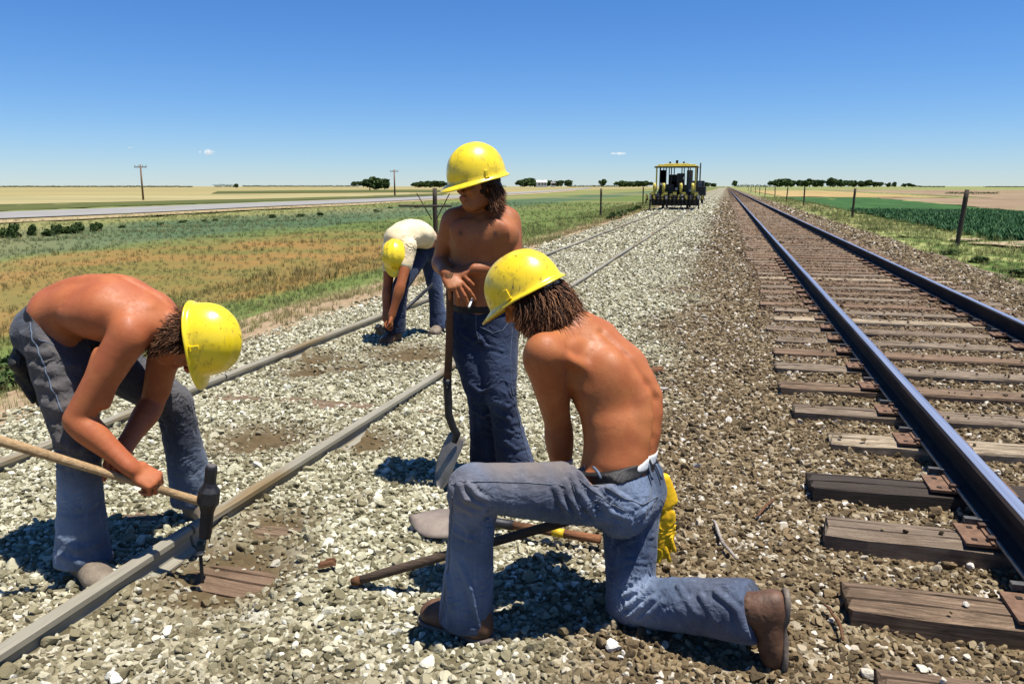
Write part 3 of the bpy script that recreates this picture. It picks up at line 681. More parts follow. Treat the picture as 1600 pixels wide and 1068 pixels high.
        me.loops.add(Q.size); me.loops.foreach_set('vertex_index', Q.astype(np.int32).ravel()); me.polygons.add(len(Q)); me.polygons.foreach_set('loop_start', np.arange(len(Q)) * 4)
        me.polygons.foreach_set('use_smooth', np.ones(len(Q), bool)); me.update(calc_edges=True); me.materials.append(mat)
        for k, fn in (attrs or {}).items():
            a = me.attributes.new(k, 'FLOAT', 'POINT'); a.data.foreach_set('value', np.clip(fn(V), 0, 1).astype(np.float32))
        return link(name, me, parent)
def creases(w, lines, d, r=.0055, k=.010, off=-.001):
    """raised folds of cloth running over the surface through pixel paths"""
    for pix in lines:
        rr_ = r
        if not hasattr(pix[0], '__len__'): rr_ = pix[0]; pix = pix[1:]
        P = []
        for px, py in pix:
            q0 = at(px, py, d); dr = unit(np.array((0, 0, CAMZ)) - q0); P.append(w.toward(q0 - dr * .12, dr, off, .5))
        P = [p for p in P if abs(w.val(p)) < .012]
        for i in range(len(P) - 1):
            ce = unit(P[i] - np.array((0, 0, CAMZ))); sd_ = unit(np.cross(P[i + 1] - P[i], ce)) * rr_ * 2.6
            for g_ in (-1, 1): w.groove([P[i] + sd_ * g_, P[i + 1] + sd_ * g_], rr_ * 1.5, .009)
        for i in range(len(P) - 1):
            t = 1 - .5 * i / max(1, len(P) - 1); w.cap(P[i], P[i + 1], rr_ * 1.9 * t, rr_ * 1.9 * (t - .22), k * 1.1)
def blob(cs):
    """soft spots for per-vertex stains: [(centre, radius, weight)]"""
    def fn(V):
        r = np.zeros(len(V))
        for c, R_, w in cs: r = np.maximum(r, w * np.exp(-((V - np.asarray(c)) ** 2).sum(1) / R_ ** 2))
        return r
    return fn

# ------------------------------------------------------------------ materials of the people
def skin_mat(name, lit, red, dark):
    m = N(name); o = m.obj(); f = m.noise(9, 5, .6, o); g = m.noise(55, 4, .6, o); p = m.noise(260, 2, .5, o)
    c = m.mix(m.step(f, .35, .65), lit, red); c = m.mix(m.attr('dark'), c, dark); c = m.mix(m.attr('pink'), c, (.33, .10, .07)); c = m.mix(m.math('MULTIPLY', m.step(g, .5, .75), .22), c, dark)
    m.bump(m.math('ADD', m.math('MULTIPLY', g, .7), m.math('MULTIPLY', p, .5)), .28, .004)
    m.b.inputs['Subsurface Weight'].default_value = .0; m.b.inputs['Subsurface Radius'].default_value = (.02, .006, .003); m.b.inputs['Subsurface Scale'].default_value = .35
    return m.done(c, m.ramp(g, [(.3, .46), (.7, .64)]), .32)
skin_a = skin_mat('tanned_skin', (.375, .128, .040), (.33, .097, .031), (.15, .045, .022))
skin_b = skin_mat('tanned_skin_red', (.385, .122, .042), (.34, .093, .033), (.14, .045, .022))
skin_c = skin_mat('tanned_skin_brown', (.33, .118, .040), (.29, .09, .032), (.10, .035, .02))
def denim_mat(name, deep, mid, fade, dirtc=(.20, .155, .11)):
    m = N(name); o = m.obj(); f = m.noise(5, 6, .65, o, .5); st = m.noise(10, 5, .7, m.scaled(o, 5, 5, .8)); w = m.noise(420, 2, .6, o)
    c = m.mix(m.step(f, .3, .7), deep, mid); c = m.mix(m.math('MULTIPLY', m.step(st, .50, .8), .28), c, fade); c = m.mix(m.attr('fade'), c, fade)
    c = m.mix(m.math('MULTIPLY', m.attr('dirt'), m.math('ADD', .45, m.math('MULTIPLY', f, .8), True)), c, dirtc); c = m.mix(m.math('MULTIPLY', w, .4), c, m.mix(.5, c, (.02, .025, .04)))
    wr = m.noise(13, 3, .55, m.scaled(o, 1, 1, 1.5), 1.6); m.bump(m.math('ADD', m.math('ADD', m.math('MULTIPLY', w, .15), m.math('MULTIPLY', st, .3)), m.math('MULTIPLY', wr, 1.6)), .55, .011); m.b.inputs['Sheen Weight'].default_value = .1
    return m.done(c, .9, .15)
denim_k = denim_mat('faded_denim', (.030, .045, .080), (.085, .125, .20), (.34, .42, .56))
denim_l = denim_mat('dusty_denim', (.022, .028, .042), (.050, .062, .088), (.34, .43, .57), (.13, .11, .09))
denim_s = denim_mat('dark_denim', (.010, .015, .034), (.018, .029, .062), (.075, .105, .18))
seam_m = simple('seam_thread', (.15, .165, .19), .9, .3, 60); hem_m = simple('denim_edge', (.13, .165, .22), .9, .3, 60)
def hat_mat(name, c, dirty):
    m = N(name); o = m.obj(); f = m.noise(16, 6, .7, o); g = m.noise(70, 5, .7, m.scaled(o, 1, 1, .3)); col = m.mix(m.math('MULTIPLY', m.step(f, .50, .78), dirty), c, (.16, .10, .012)); col = m.mix(m.math('MULTIPLY', m.step(g, .56, .72), dirty), col, (.10, .06, .012))
    m.bump(f, .08, .004); m.b.inputs['Coat Weight'].default_value = .4; m.b.inputs['Coat Roughness'].default_value = .2
    return m.done(col, m.ramp(f, [(.3, .27), (.7, .42)]), .5)
hat_y = hat_mat('hat_plastic', (.84, .62, .014), .7); hat_y2 = hat_mat('hat_plastic_scuffed', (.82, .58, .012), 1.0); hat_in = simple('hat_liner', (.03, .028, .025), .8)
hair_m = N('brown_hair'); ho = hair_m.obj(); hf = hair_m.noise(40, 5, .7, ho); hc = hair_m.ramp(hair_m.attr('tone'), [(0, (.022, .010, .006)), (.45, (.11, .045, .020)), (1, (.38, .18, .08))]); hair_m = hair_m.done(hc, .6, .2)
def leather(name, a, b): 
    m = N(name); o = m.obj(); f = m.noise(14, 6, .7, o); g = m.noise(90, 4, .6, o); m.bump(m.math('ADD', f, g), .4, .004); return m.done(m.ramp(f, [(.3, a), (.7, b)]), .6, .35)
boot_m = leather('boot_leather', (.045, .022, .012), (.15, .075, .04)); boot_d = leather('dusty_boot_leather', (.09, .07, .05), (.24, .19, .13)); sole_m = leather('boot_sole', (.06, .045, .035), (.20, .16, .12)); belt_m = leather('belt_leather', (.004, .0035, .0035), (.015, .013, .012))
white_m = simple('white_cotton', (.80, .80, .78), .9, .1, 30); shirt_m = N('cream_shirt'); so = shirt_m.obj(); shirt_m.bump(shirt_m.noise(18, 5, .6, so), .5, .01); shirt_m = shirt_m.done(shirt_m.ramp(shirt_m.noise(9, 4, .6, so), [(.3, (.62, .50, .30)), (.7, (.78, .66, .44))]), .9, .1)

# ------------------------------------------------------------------ hard hat
def hard_hat(parent, c, fwd, up, mat, a=.148, b=.122, h=.145, visor=.042, slot=True, ridge=.005):
    """c = centre of the rim plane; fwd = where the peak points"""
    up = unit(up); fwd = unit(np.array(fwd) - up * np.dot(fwd, up)); side = np.cross(up, fwd); c = np.array(c, float)
    nt, nj = 72, 18; V = []; Fc = []
    def P(x, y, z): return c + fwd * x + side * y + up * z
    for j in range(nj + 1):
        ph = j / nj * math.pi / 2; sr = math.sin(ph) ** .88; cz = math.cos(ph) ** .92 if j < nj else 0
        for i in range(nt):
            t = i / nt * math.tau; x = a * sr * math.cos(t); y = b * sr * math.sin(t); z = h * cz
            rg = ridge * math.exp(-(y / .016) ** 2) * min(1, (1 - sr) * 4 + .35) + ridge * .5 * (math.exp(-((abs(y) - .05) / .012) ** 2)) * min(1, (1 - sr) * 4)
            n_ = unit((x / a ** 2, y / b ** 2, z / h ** 2)) if j else np.array((0, 0, 1)); V.append(P(x + n_[0] * rg, y + n_[1] * rg, z + n_[2] * rg))
    rings = [(.003, -.004, .06), (.008, -.008, .5), (.012, -.011, 1.0), (.0135, -.016, 1.0), (.011, -.017, 1.0)]
    for (o_, dz, vf) in rings:
        for i in range(nt):
            t = i / nt * math.tau; vs = max(0, math.cos(t)) ** 1.6 * visor * vf; x = (a + o_ + vs) * math.cos(t); y = (b + o_ + vs * .25) * math.sin(t); V.append(P(x, y, dz - vs * .38 - .004 * max(0, -math.cos(t))))
    tot = nj + 1 + len(rings)
    for j in range(tot - 1):
        for i in range(nt): Fc.append((j * nt + i, (j + 1) * nt + i, (j + 1) * nt + (i + 1) % nt, j * nt + (i + 1) % nt))
    Fc += [(i, i + 1, nt - i - 1, ) for i in range(0)]
    o = mesh('hard_hat', V, Fc, mat, parent, True); md = o.modifiers.new('thickness', 'SOLIDIFY'); md.thickness = .003; md.offset = -1
    # inner headband and straps
    V = []; Fc = []; n = 48
    for (rr_, z) in ((.86, -.006), (.86, .022), (.85, .022), (.85, -.006)):
        for i in range(n): t = i / n * math.tau; V.append(P(a * rr_ * math.cos(t), b * rr_ * math.sin(t), z - .012))
    for j in range(4):
        for i in range(n): Fc.append((j * n + i, j * n + (i + 1) % n, ((j + 1) % 4) * n + (i + 1) % n, ((j + 1) % 4) * n + i))
    mesh('headband', V, Fc, hat_in, o if False else o, True)
    if slot:
        for sg in (-1, 1):
            t = sg * 1.45; x = a * 1.0 * math.cos(t); y = b * math.sin(t); pz = .012
            nn = unit(fwd * math.cos(t) + side * math.sin(t)); M_ = np.stack([unit(np.cross(up, nn)), nn, up], 1)
            MB().box(P(x, y, pz + .006) + nn * .001, (.016, .006, .030), M_).box(P(x, y, pz - .012) + nn * .004, (.024, .010, .006), M_).obj('accessory_slot', mat, o, bevel=.002)
    return o
# ------------------------------------------------------------------ hair made of many tapered locks over a soft cap
def locks(mb, tones, root, dirn, length, rad, droop, curl, r, down=np.array((0, 0, -1.0)), n=3):
    p = np.array(root, float); d = unit(dirn); pts = [p.copy()]; ax = unit(np.cross(d, (r.uniform(-1, 1), r.uniform(-1, 1), .4)))
    seg = 6; ph = r.uniform(0, 6)
    for i in range(seg):
        d = unit(d + down * droop / seg + ax * curl * math.sin(ph + i * 1.5) + np.cross(d, ax) * curl * .6 * math.cos(ph + i * 1.5)); p = p + d * length / seg; pts.append(p.copy())
    rads = [rad * (1 - (i / seg) ** 2 * .85) for i in range(seg + 1)]; k = len(mb.v); mb.tube(pts, rads, n); tn = r.uniform(0, 1); tones += [tn * (.6 + .4 * (j // n) / (seg + 1)) for j in range(len(mb.v) - k)]
def hair(parent, name, roots, r, length=(.07, .12), rad=.0045, droop=1.0, curl=.35, cnt=300):
    """roots(r) -> (point, outward direction)"""
    mb = MB(); tn = []
    for _ in range(cnt):
        p, d = roots(r); locks(mb, tn, p, d, r.uniform(*length), rad * r.uniform(.6, 1.3), droop, curl, r)
    o = mb.obj(name, hair_m, parent, True); a = o.data.attributes.new('tone', 'FLOAT', 'POINT'); a.data.foreach_set('value', np.array(tn, np.float32)); o['kind'] = 'stuff'; return o
# ------------------------------------------------------------------ heads and hands
def head(v, c, fwd, up, s=1.0, face=True, nose=1.0):
    """c = centre of the skull; adds skull, jaw, features to the body volume"""
    up = unit(up); fwd = unit(np.array(fwd) - up * np.dot(fwd, up)); side = np.cross(up, fwd); A = [fwd, side, up]
    def P(x, y, z): return np.array(c) + s * (fwd * x + side * y + up * z)
    v.ell(P(-.012, 0, .022), np.array((.096, .076, .088)) * s, A, .01); v.ell(P(.020, 0, -.045), np.array((.066, .058, .072)) * s, A, .03)
    v.cap(P(.050, 0, -.103), P(.062, 0, -.098), .020 * s, .018 * s, .03, side, 1.5, 1.3); v.cap(P(-.02, .05, -.072), P(.045, .022, -.10), .018 * s, .016 * s, .03); v.cap(P(-.02, -.05, -.072), P(.045, -.022, -.10), .018 * s, .016 * s, .03)
    if face:
        v.cap(P(.086, .032, .018), P(.086, -.032, .018), .010 * s, .010 * s, .014)
        for sg in (-1, 1):
            v.ell(P(.092, .031 * sg, -.002), np.array((.014, .017, .012)) * s, A, .010, 'cut'); v.ell(P(.079, .031 * sg, -.002), np.array((.012, .012, .011)) * s, A, .003)
            v.ell(P(.070, .040 * sg, -.030), np.array((.018, .018, .016)) * s, A, .02)
            v.ell(P(-.008, .079 * sg, -.012), np.array((.017, .008, .030)) * s, A, .006); v.ell(P(-.004, .086 * sg, -.008), np.array((.009, .006, .016)) * s, A, .004, 'cut')
        v.cap(P(.090, 0, .008), P(.110 * nose, 0, -.030), .008 * s, .0105 * s, .010); v.cap(P(.098, .011, -.034), P(.098, -.011, -.034), .007 * s, .007 * s, .006)
        v.cap(P(.088, .019, -.062), P(.088, -.019, -.062), .0085 * s, .0085 * s, .006); v.cap(P(.086, .016, -.074), P(.086, -.016, -.074), .0085 * s, .0085 * s, .006)
        v.groove([P(.098, .022, -.068), P(.1, 0, -.0675), P(.098, -.022, -.068)], .005, .008)
    return P
def hand(v, wrist, dirn, palm, curls, s=1.0, side=1, spread=.10, thumb=(.5, .5), tpalm=.35):
    """dirn: wrist to knuckles; palm: direction the palm faces; side=+1 puts the thumb at cross(palm, dirn)"""
    d = unit(dirn); pn = unit(np.array(palm) - d * np.dot(palm, d)); t = np.cross(pn, d) * side; w = np.array(wrist, float)
    v.cap(w, w + d * .075 * s, .0155 * s, .0135 * s, .012, t, 1.6, 2.5); v.ell(w + d * .045 * s - t * .022 * s + pn * .006 * s, np.array((.034, .016, .015)) * s, [d, t, pn], .012); v.ell(w + d * .035 * s + t * .024 * s + pn * .008 * s, np.array((.032, .017, .016)) * s, [d, t, pn], .012)
    L = [(.043, .026, .020), (.047, .030, .022), (.044, .028, .021), (.035, .021, .018)]; tips = []
    for k in range(4):
        off = (.030 - .0205 * k) * s; p = w + d * (.083 - .004 * abs(k - 1) - (.006 if k == 3 else 0)) * s + t * off; dd = unit(d + t * spread * (1.3 - k)); cu = curls[k] if hasattr(curls[0], '__len__') else curls; ang = 0; r0 = (.0092, .0096, .0092, .0080)[k] * s
        v.cap(p - dd * .03 * s, p, r0 * .95, r0 * 1.12, .008)
        for j in range(3):
            ang += R(cu[j]); q = unit(dd * math.cos(ang) + pn * math.sin(ang)); p2 = p + q * L[k][j] * s; v.cap(p, p2, r0 * (1.02 - .08 * j), r0 * (.96 - .09 * j), .0035); p = p2
        tips.append(p)
    tb = w + d * .018 * s + t * .026 * s; a = unit(d * .75 + t * thumb[0] + pn * tpalm); b = unit(d * .9 + t * (thumb[0] - .35) + pn * (tpalm + thumb[1] * .5)); p1 = tb + a * .042 * s; p2 = p1 + b * .032 * s; p3 = p2 + unit(b + pn * thumb[1] * .4) * .026 * s
    v.cap(tb, p1, .0155 * s, .0115 * s, .010); v.cap(p1, p2, .0108 * s, .0100 * s, .004); v.cap(p2, p3, .0102 * s, .0080 * s, .004)
    return tips, p3
def arm(v, sh, el, wr, s=1.0, bulge=None, upr=(.052, .050, .041), fo=(.041, .043, .031, .0255)):
    sh, el, wr = map(np.asarray, (sh, el, wr)); u = el - sh; f = wr - el
    v.chain([sh, sh + u * .35, sh + u * .72, el], [upr[0] * s, upr[1] * s, upr[2] * s * 1.02, upr[2] * .9 * s], .022); v.chain([el, el + f * .22, el + f * .6, wr], [q * s for q in fo], .014, w=np.cross(f, u), q=[1, 1.08, 1.1, 1.3])
    lf = np.linalg.norm(f); v.ell(el + f * .22 + unit(np.cross(f, np.cross(u, f))) * -.010 * s, np.array((.075, .026, .034)) * s, [f, np.cross(u, f), np.cross(f, np.cross(u, f))], .018)
    v.ell(sh + u * .16, np.array((.070, .050, .052)) * s, [u, np.cross(u, f), np.cross(u, np.cross(u, f))], .02)
    if bulge is not None:
        b = unit(bulge); pr_ = unit(np.cross(u, b)); v.groove([sh + u * .40 + pr_ * .045 * s, sh + u * .62 + pr_ * .04 * s], .010, .007); v.groove([sh + u * .40 - pr_ * .045 * s, sh + u * .62 - pr_ * .04 * s], .010, .007); v.ell(sh + u * .52 + b * .014, np.array((.085, .030, .030)) * s, [u, b, np.cross(u, b)], .02); v.ell(sh + u * .5 - b * .016, np.array((.09, .028, .030)) * s, [u, b, np.cross(u, b)], .02)
def boot(parent, ankle, toe, mat, sole_mat=None, h=.0055, shaft=None, up=(0, 0, 1), L=.30, s=1.0):
    """work boot: ankle joint, ground direction to the toe tip, up = away from the sole"""
    a = np.array(ankle, float); up = unit(up); f = unit(np.array(toe, float) - up * np.dot(toe, up)); sd_ = np.cross(up, f); g = a - up * .095 * s
    def P(x, y, z): return g + s * (f * x + sd_ * y + up * z)
    pts_ = [P(x, y, z) for x in (-.10, .24) for y in (-.08, .08) for z in (-.04, .28)]; lo = np.min(pts_, 0) - .02; hi = np.max(pts_, 0) + .02
    v = Vol(lo, hi, h); top = a + (unit(shaft) if shaft is not None else up) * .11
    v.chain([P(-.02, 0, .045), P(.06, .0, .048), P(.135, .0, .040), P(.178, .0, .036)], np.array([.040, .040, .036, .028]) * s, .02, w=sd_, q=[.95, 1.05, 1.32, 1.35]); v.cap(P(-.012, 0, .05), a + up * .02, .042 * s, .044 * s, .03, f, 1.15, 1.1); v.cap(a, top, .046 * s, .052 * s, .03)
    v.cap(P(.02, 0, .09), P(.11, 0, .05), .036 * s, .032 * s, .03, sd_, 1, 1.2)
    v.folds(P(.10, 0, .07), f, .022, .0035, .05 * s, seed=3); v.folds(a + up * .03, up, .03, .004, .07, seed=1); v.plane_cut(P(0, 0, .016), -up)
    o = v.obj('boot', mat, parent)
    w = Vol(lo, hi, h); w.chain([P(-.035, 0, .008), P(.05, 0, .008), P(.14, .0, .008), P(.186, 0, .010)], np.array([.041, .036, .040, .029]) * s, .02, w=sd_, q=[.95, .95, 1.28, 1.4]); w.plane_cut(P(0, 0, .021), up); w.plane_cut(P(0, 0, .001), -up)
    w.ell(P(.045, 0, -.002), np.array((.025, .08, .012)) * s, [f, sd_, up], .006, 'cut'); w.obj('sole', sole_mat or sole_m, o, smooth=0)
    return o
def seam(vol, pts, name, mat, parent, rad=.0022, off=.001, dirs=None, n=14):
    """a raised thread line laid on the cloth through the given points"""
    pts = np.array(pts, float); P = []
    for i in range(len(pts) - 1):
        for t in np.linspace(0, 1, n, endpoint=False): P.append(pts[i] * (1 - t) + pts[i + 1] * t)
    P.append(pts[-1]); P = [vol.snap(p, off) for p in P]
    return MB().tube(P, rad, 5).obj(name, mat, parent, True)
# ================================================================== the kneeling man
def kneeling():
    gp = onground(900, 965, .02)
    T = empty('person', gp, 'shirtless person kneeling on one knee in faded bell-bottom jeans, back to the camera', 'person')
    pel = at(972, 762, 2.56); Lv = unit(RGT * -.45 - FWD * .89); Fv = unit(RGT * -.89 + FWD * .45)   # his left, his front at the hips
    Ls = unit(RGT * -.66 - FWD * .75); Fs = unit(RGT * -.75 + FWD * .66)                              # shoulders are turned away more
    hipL = pel + Lv * .085 + Fv * .01; hipR = pel - Lv * .085
    kneL = at(741, 764, 2.36); ankL = at(728, 962, 2.42); kneR = at(985, 945, 2.50); ankR = at(1166, 955, 2.27)
    waist = at(966, 722, 2.57); C7 = at(905, 512, 2.70); mid = at(975, 612, 2.65)
    shL = at(850, 556, 2.50); shR = at(926, 545, 2.84)
    elL = at(872, 662, 2.66); wrL = at(880, 770, 2.74); 
    elR = at(940, 655, 2.93); wrR = at(912, 765, 2.92)
    hc = at(828, 466, 2.71); hup = unit(RGT * -.20 + UPV * .93 + FWD * .15); 
    hfw = unit(RGT * -.80 + FWD * .30 - UPV * .50); hup = unit(UPV * .9 - RGT * .42 + FWD * .12); hup = unit(hup - hfw * np.dot(hup, hfw))
    lo = np.array([at(1010, 1010, 2.9), at(720, 400, 2.2), at(1080, 400, 3.2), at(790, 900, 3.1), at(1060, 900, 2.3), at(790, 400, 3.2)]); 
    v = Vol(lo.min(0) - .06, lo.max(0) + .06, .0055)
    up1 = unit(waist - pel); 
    # trunk: pelvis, waist, rib cage, shoulder girdle
    v.cap(pel, waist, .112, .100, .03, Lv, 1.38, 1.28)
    low = waist * .55 + mid * .45; v.cap(waist, low, .100, .103, .04, Lv, 1.28, 1.34); rc = mid + unit(C7 - mid) * .06 + Fs * .02
    v.cap(low, rc, .103, .116, .05, Ls, 1.34, 1.36); uc = C7 - unit(C7 - mid) * .085 + Fs * .035; v.cap(rc, uc, .116, .100, .05, Ls, 1.36, 1.42)
    v.cap(uc, C7 - UPV * .02 + Fs * .02, .09, .055, .05, Ls, 1.4, 1.2)
    B = -Fs                                                                       # backwards out of the back
    for S_, sh in ((1, shL), (-1, shR)):
        lat = Ls * S_
        v.ell(sh + UPV * .004, np.array((.062, .060, .066)) * (1 if S_ > 0 else .85), None, .03); v.cap(C7 - UPV * .01 + lat * .03, sh + UPV * .018, .042, .040, .045)      # trapezius
        sc = (sh * .52 + uc * .48) + B * .040 - UPV * .035; v.ell(sc, np.array((.028, .060, .075)) * (1 if S_ > 0 else .8), [B, Ls, UPV], .03)      # shoulder blade
        if S_ > 0: v.ell(mid + lat * (.10 if S_ > 0 else .075) + UPV * .05 + B * .006, (.060, .048, .100), [B, Ls, UPV], .05)                         # latissimus
        for u_ in (0, .33, .66, 1): pass
        e0 = waist + B * .068 + Lv * S_ * .032; e1 = mid + B * .085 + Ls * S_ * .032; e2 = uc + B * .072 + Ls * S_ * .035
        v.chain([e0, e1, e2], [.028, .027, .020], .045)
        v.cap(uc + Fs * .055 + lat * .09 - UPV * .02, sh - UPV * .03 + Fs * .02, .045, .040, .04)                  # pectoral
    # raised rim of the left shoulder blade seen in the light
    v.cap(shL + B * .045 + UPV * .012, (shL * .40 + uc * .60) + B * .078 - UPV * .055, .015, .015, .026); v.groove([shL + B * .06 - UPV * .045, (shL * .45 + uc * .55) + B * .10 - UPV * .10], .030, .006)
    sp = [waist + B * .11 - UPV * .02, low + B * .115, mid + B * .122, rc + B * .125, uc + B * .11, C7 + B * .05]
    sp = [v.toward(p - B * .1, B, far=.2) for p in sp]; v.groove(sp, .014, .021)
    for k in range(5):
        c_ = mid + Ls * .13 + UPV * (-.04 + .035 * k) + Fs * .02; v.groove([c_ + B * .06, c_ + Fs * .07 - UPV * .02], .009, .0035)
    # vertebrae of the neck
    for k in range(3): v.ell(v.toward(C7 - UPV * (.03 * k) - B * .05, B, far=.15) - B * .004, (.010, .010, .010), None, .012)
    arm(v, shL, elL, wrL, 1.0, Fs, upr=(.056, .052, .042)); arm(v, shR, elR, wrR, 1.0, Fs)
    gd = unit(at(880, 815, 2.62) - at(560, 913, 2.52))
    tipsL, _ = hand(v, wrL, unit(at(878, 838, 2.66) - wrL), -FWD, (70, 75, 40), 1.0, 1, .02, (.3, .9)); hand(v, wrR, unit(at(845, 800, 2.82) - wrR), Fv, (60, 70, 35), 1.0, -1, .02)
    v.chain([C7 - UPV * .01, C7 * .5 + hc * .5 + UPV * -.02, hc - hup * .05 - hfw * .03], [.058, .054, .056], .03)
    Ph = head(v, hc, hfw, hup)
    # hidden legs inside the trousers
    for a, b, c_ in ((hipL, kneL, ankL), (hipR, kneR, ankR)): v.cap(a, b, .07, .045, .04); v.cap(b, c_, .045, .032, .02)
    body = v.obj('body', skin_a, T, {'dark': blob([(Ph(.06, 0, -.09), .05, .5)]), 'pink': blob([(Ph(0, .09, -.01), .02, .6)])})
    # jeans
    w = Vol(lo.min(0) - np.array((.05, .12, .02)), np.maximum(lo.max(0), at(1230, 1000, 2.1)) + .08, .0052)
    w.lo  # grid covers both boots too
    beltp = waist - up1 * .012
    w.cap(pel - up1 * .03, beltp + up1 * .05, .121, .107, .03, Lv, 1.36, 1.27)
    for S_, hp in ((1, hipL), (-1, hipR)): w.ell(hp - Fv * .040 - up1 * .025 + Lv * S_ * .008, (.080, .088, .10), [Fv, Lv, UPV], .05)   # seat
    upv = UPV
    th = kneL - hipL; w.chain([hipL + up1 * .012, hipL + th * .3 + upv * .005, hipL + th * .65 + upv * .004, kneL + upv * .004], [.100, .092, .080, .071], .03, w=upv, q=[1.0, 1.0, .98, .98])
    w.ell(kneL + unit(th) * .012 + upv * .006, (.068, .066, .066), None, .03); sh = ankL - kneL; ft = ankL + unit(sh) * .045
    w.chain([kneL, kneL + sh * .25, kneL + sh * .55, kneL + sh * .82, ft], [.069, .064, .066, .073, .080], .022, w=Fv, q=[1.0, 1.04, 1.06, 1.08, 1.10])
    th2 = kneR - hipR; w.chain([hipR, hipR + th2 * .4, hipR + th2 * .75, kneR + UPV * .01], [.100, .086, .074, .068], .03)
    w.ell(kneR + UPV * .005 + Fv * .01, (.068, .066, .060), None, .03); s2 = ankR - kneR; e2 = ankR + unit(s2) * .01
    w.chain([kneR, kneR + s2 * .3 + UPV * .012, kneR + s2 * .65 + UPV * .010, e2], [.066, .074, .078, .083], .025, w=UPV, q=[1.0, 1.02, 1.05, 1.16])
    # creases
    ax = Lv
    w.folds(kneL - unit(th) * .055 - upv * .05, unit(unit(th) * .8 - upv * .6), .021, .0085, .085, .9, 1, ax); w.folds(kneL + unit(sh) * .08 - unit(th) * .03, unit(upv + .5 * Fv), .026, .0065, .075, .7, 2, ax)
    w.folds(hipL + th * .12 + Lv * .06 + upv * .0, unit(Fv + upv * .55), .026, .0080, .12, .8, 4, upv); w.folds(hipL - upv * .10 + Fv * .02, upv, .028, .007, .11, .8, 5, Lv); w.folds(pel + Lv * .09 - Fv * .07 - upv * .06, unit(upv * .8 - Fv * .5), .033, .0045, .11, .6, 7, Lv)
    w.folds(kneR + Lv * .03 + UPV * .03 - Fv * .03, unit(-Fv + UPV * .4), .020, .0095, .085, .8, 3, Lv); w.folds(kneR + s2 * .5, unit(s2), .045, .003, .15, .5, 6, UPV); w.folds(hipR + th2 * .7 + Lv * .05, upv, .028, .0055, .10, .8, 9, Lv)
    w.folds(ankL - upv * (-.09) , unit(upv + .4 * Fv), .06, .0035, .13, .5, 8, Lv); w.rough(.0011, .07, 4)
    creases(w, [[(893, 742), (905, 770), (930, 806)], [(882, 752), (892, 780), (908, 808)], [(905, 740), (925, 765), (955, 800), (985, 812)], [(868, 762), (878, 785), (888, 800)], (.0045, (918, 738), (950, 760), (995, 790)),
                (.006, (706, 762), (714, 785), (738, 800)), (.006, (718, 757), (728, 778), (752, 790)), (.005, (732, 757), (744, 772), (760, 780)), (.005, (702, 775), (708, 805), (728, 822)), (.005, (700, 800), (712, 830), (735, 842)),
                (.006, (1018, 918), (1000, 935), (978, 948)), (.006, (1022, 934), (1002, 948), (984, 962)), (.005, (1008, 905), (990, 922), (972, 930)), (.005, (1036, 940), (1015, 958), (1000, 968)), (.005, (1060, 915), (1085, 955)), (.006, (1120, 925), (1150, 950), (1162, 985)), (.005, (1095, 930), (1120, 970)),
                (.005, (720, 880), (735, 920), (748, 975)), (.006, (700, 900), (704, 940), (700, 975)), (.004, (1018, 790), (985, 818), (945, 815)), (.004, (1025, 775), (1005, 800), (975, 815)), (.004, (960, 860), (990, 842), (1020, 838)), (.004, (955, 885), (985, 875), (1010, 880))], 2.5, .0055, .009)
    base = w.like(); base.f = w.f.copy(); bt = w.like(); bt.cap(pel - up1 * .03, beltp + up1 * .05, .122, .108, .03, Lv, 1.36, 1.27)
    hemL = ft + unit(sh) * -.030; w.plane_cut(hemL, unit(sh) + np.array((0, 0, -.1))); 
    # the cut at the back hem only acts on the back leg
    m = np.zeros(3); sl = w.sub(np.minimum(ankR, ankR + .3) - .16, np.array(ankR) + .3); nrm = unit(s2 + UPV * .02); Pp = w.pts(sl) - (e2 + unit(s2) * .018); X = (Pp @ nrm.astype(np.float32)); w.f[sl] = np.where(((Pp ** 2).sum(-1) < .2 ** 2), np.maximum(w.f[sl], X), w.f[sl])
    # waistband top
    Pp = None; X = (w.ax[0] - beltp[0])[:, None, None] * up1[0] + (w.ax[1] - beltp[1])[None, :, None] * up1[1] + (w.ax[2] - beltp[2])[None, None, :] * up1[2]
    tilt = unit(up1 + Fv * .06 + RGT * .02); X = (w.ax[0] - beltp[0])[:, None, None] * tilt[0] + (w.ax[1] - beltp[1])[None, :, None] * tilt[1] + (w.ax[2] - beltp[2])[None, None, :] * tilt[2]; X = X.astype(np.float32)
    rad_ = np.sqrt((w.ax[0] - beltp[0])[:, None, None] ** 2 + (w.ax[1] - beltp[1])[None, :, None] ** 2 + 0 * w.ax[2][None, None, :]).astype(np.float32); near_ = rad_ < .215; w.f = np.where(near_, np.maximum(w.f, X + .012), w.f); base.f = np.where(near_, base.f, .08)
    dirt = blob([(hipL + th * t + upv * .08, .10, .85) for t in (.2, .4, .6, .8)] + [(kneL + Lv * .04, .09, .7), (kneR, .10, .4), (e2 - unit(s2) * .1, .14, .35)])
    fade = blob([(kneL + sh * .12 + Lv * .03, .11, .35), (kneR + s2 * .1 + UPV * .04 + Lv * .04, .07, .9), (kneL + sh * .55 + Fv * .05, .14, .35), (pel + Lv * .13 - Fv * .05, .12, .35)])
    jeans = w.obj('jeans', denim_k, T, {'dirt': dirt, 'fade': fade})
    belt = w.like(); belt.f = np.maximum(np.maximum(np.minimum(bt.f - .007, np.maximum(base.f - .0045, rad_ - .175)), X - .020), -X - .020); bo = belt.obj('belt', belt_m, T, smooth=0)
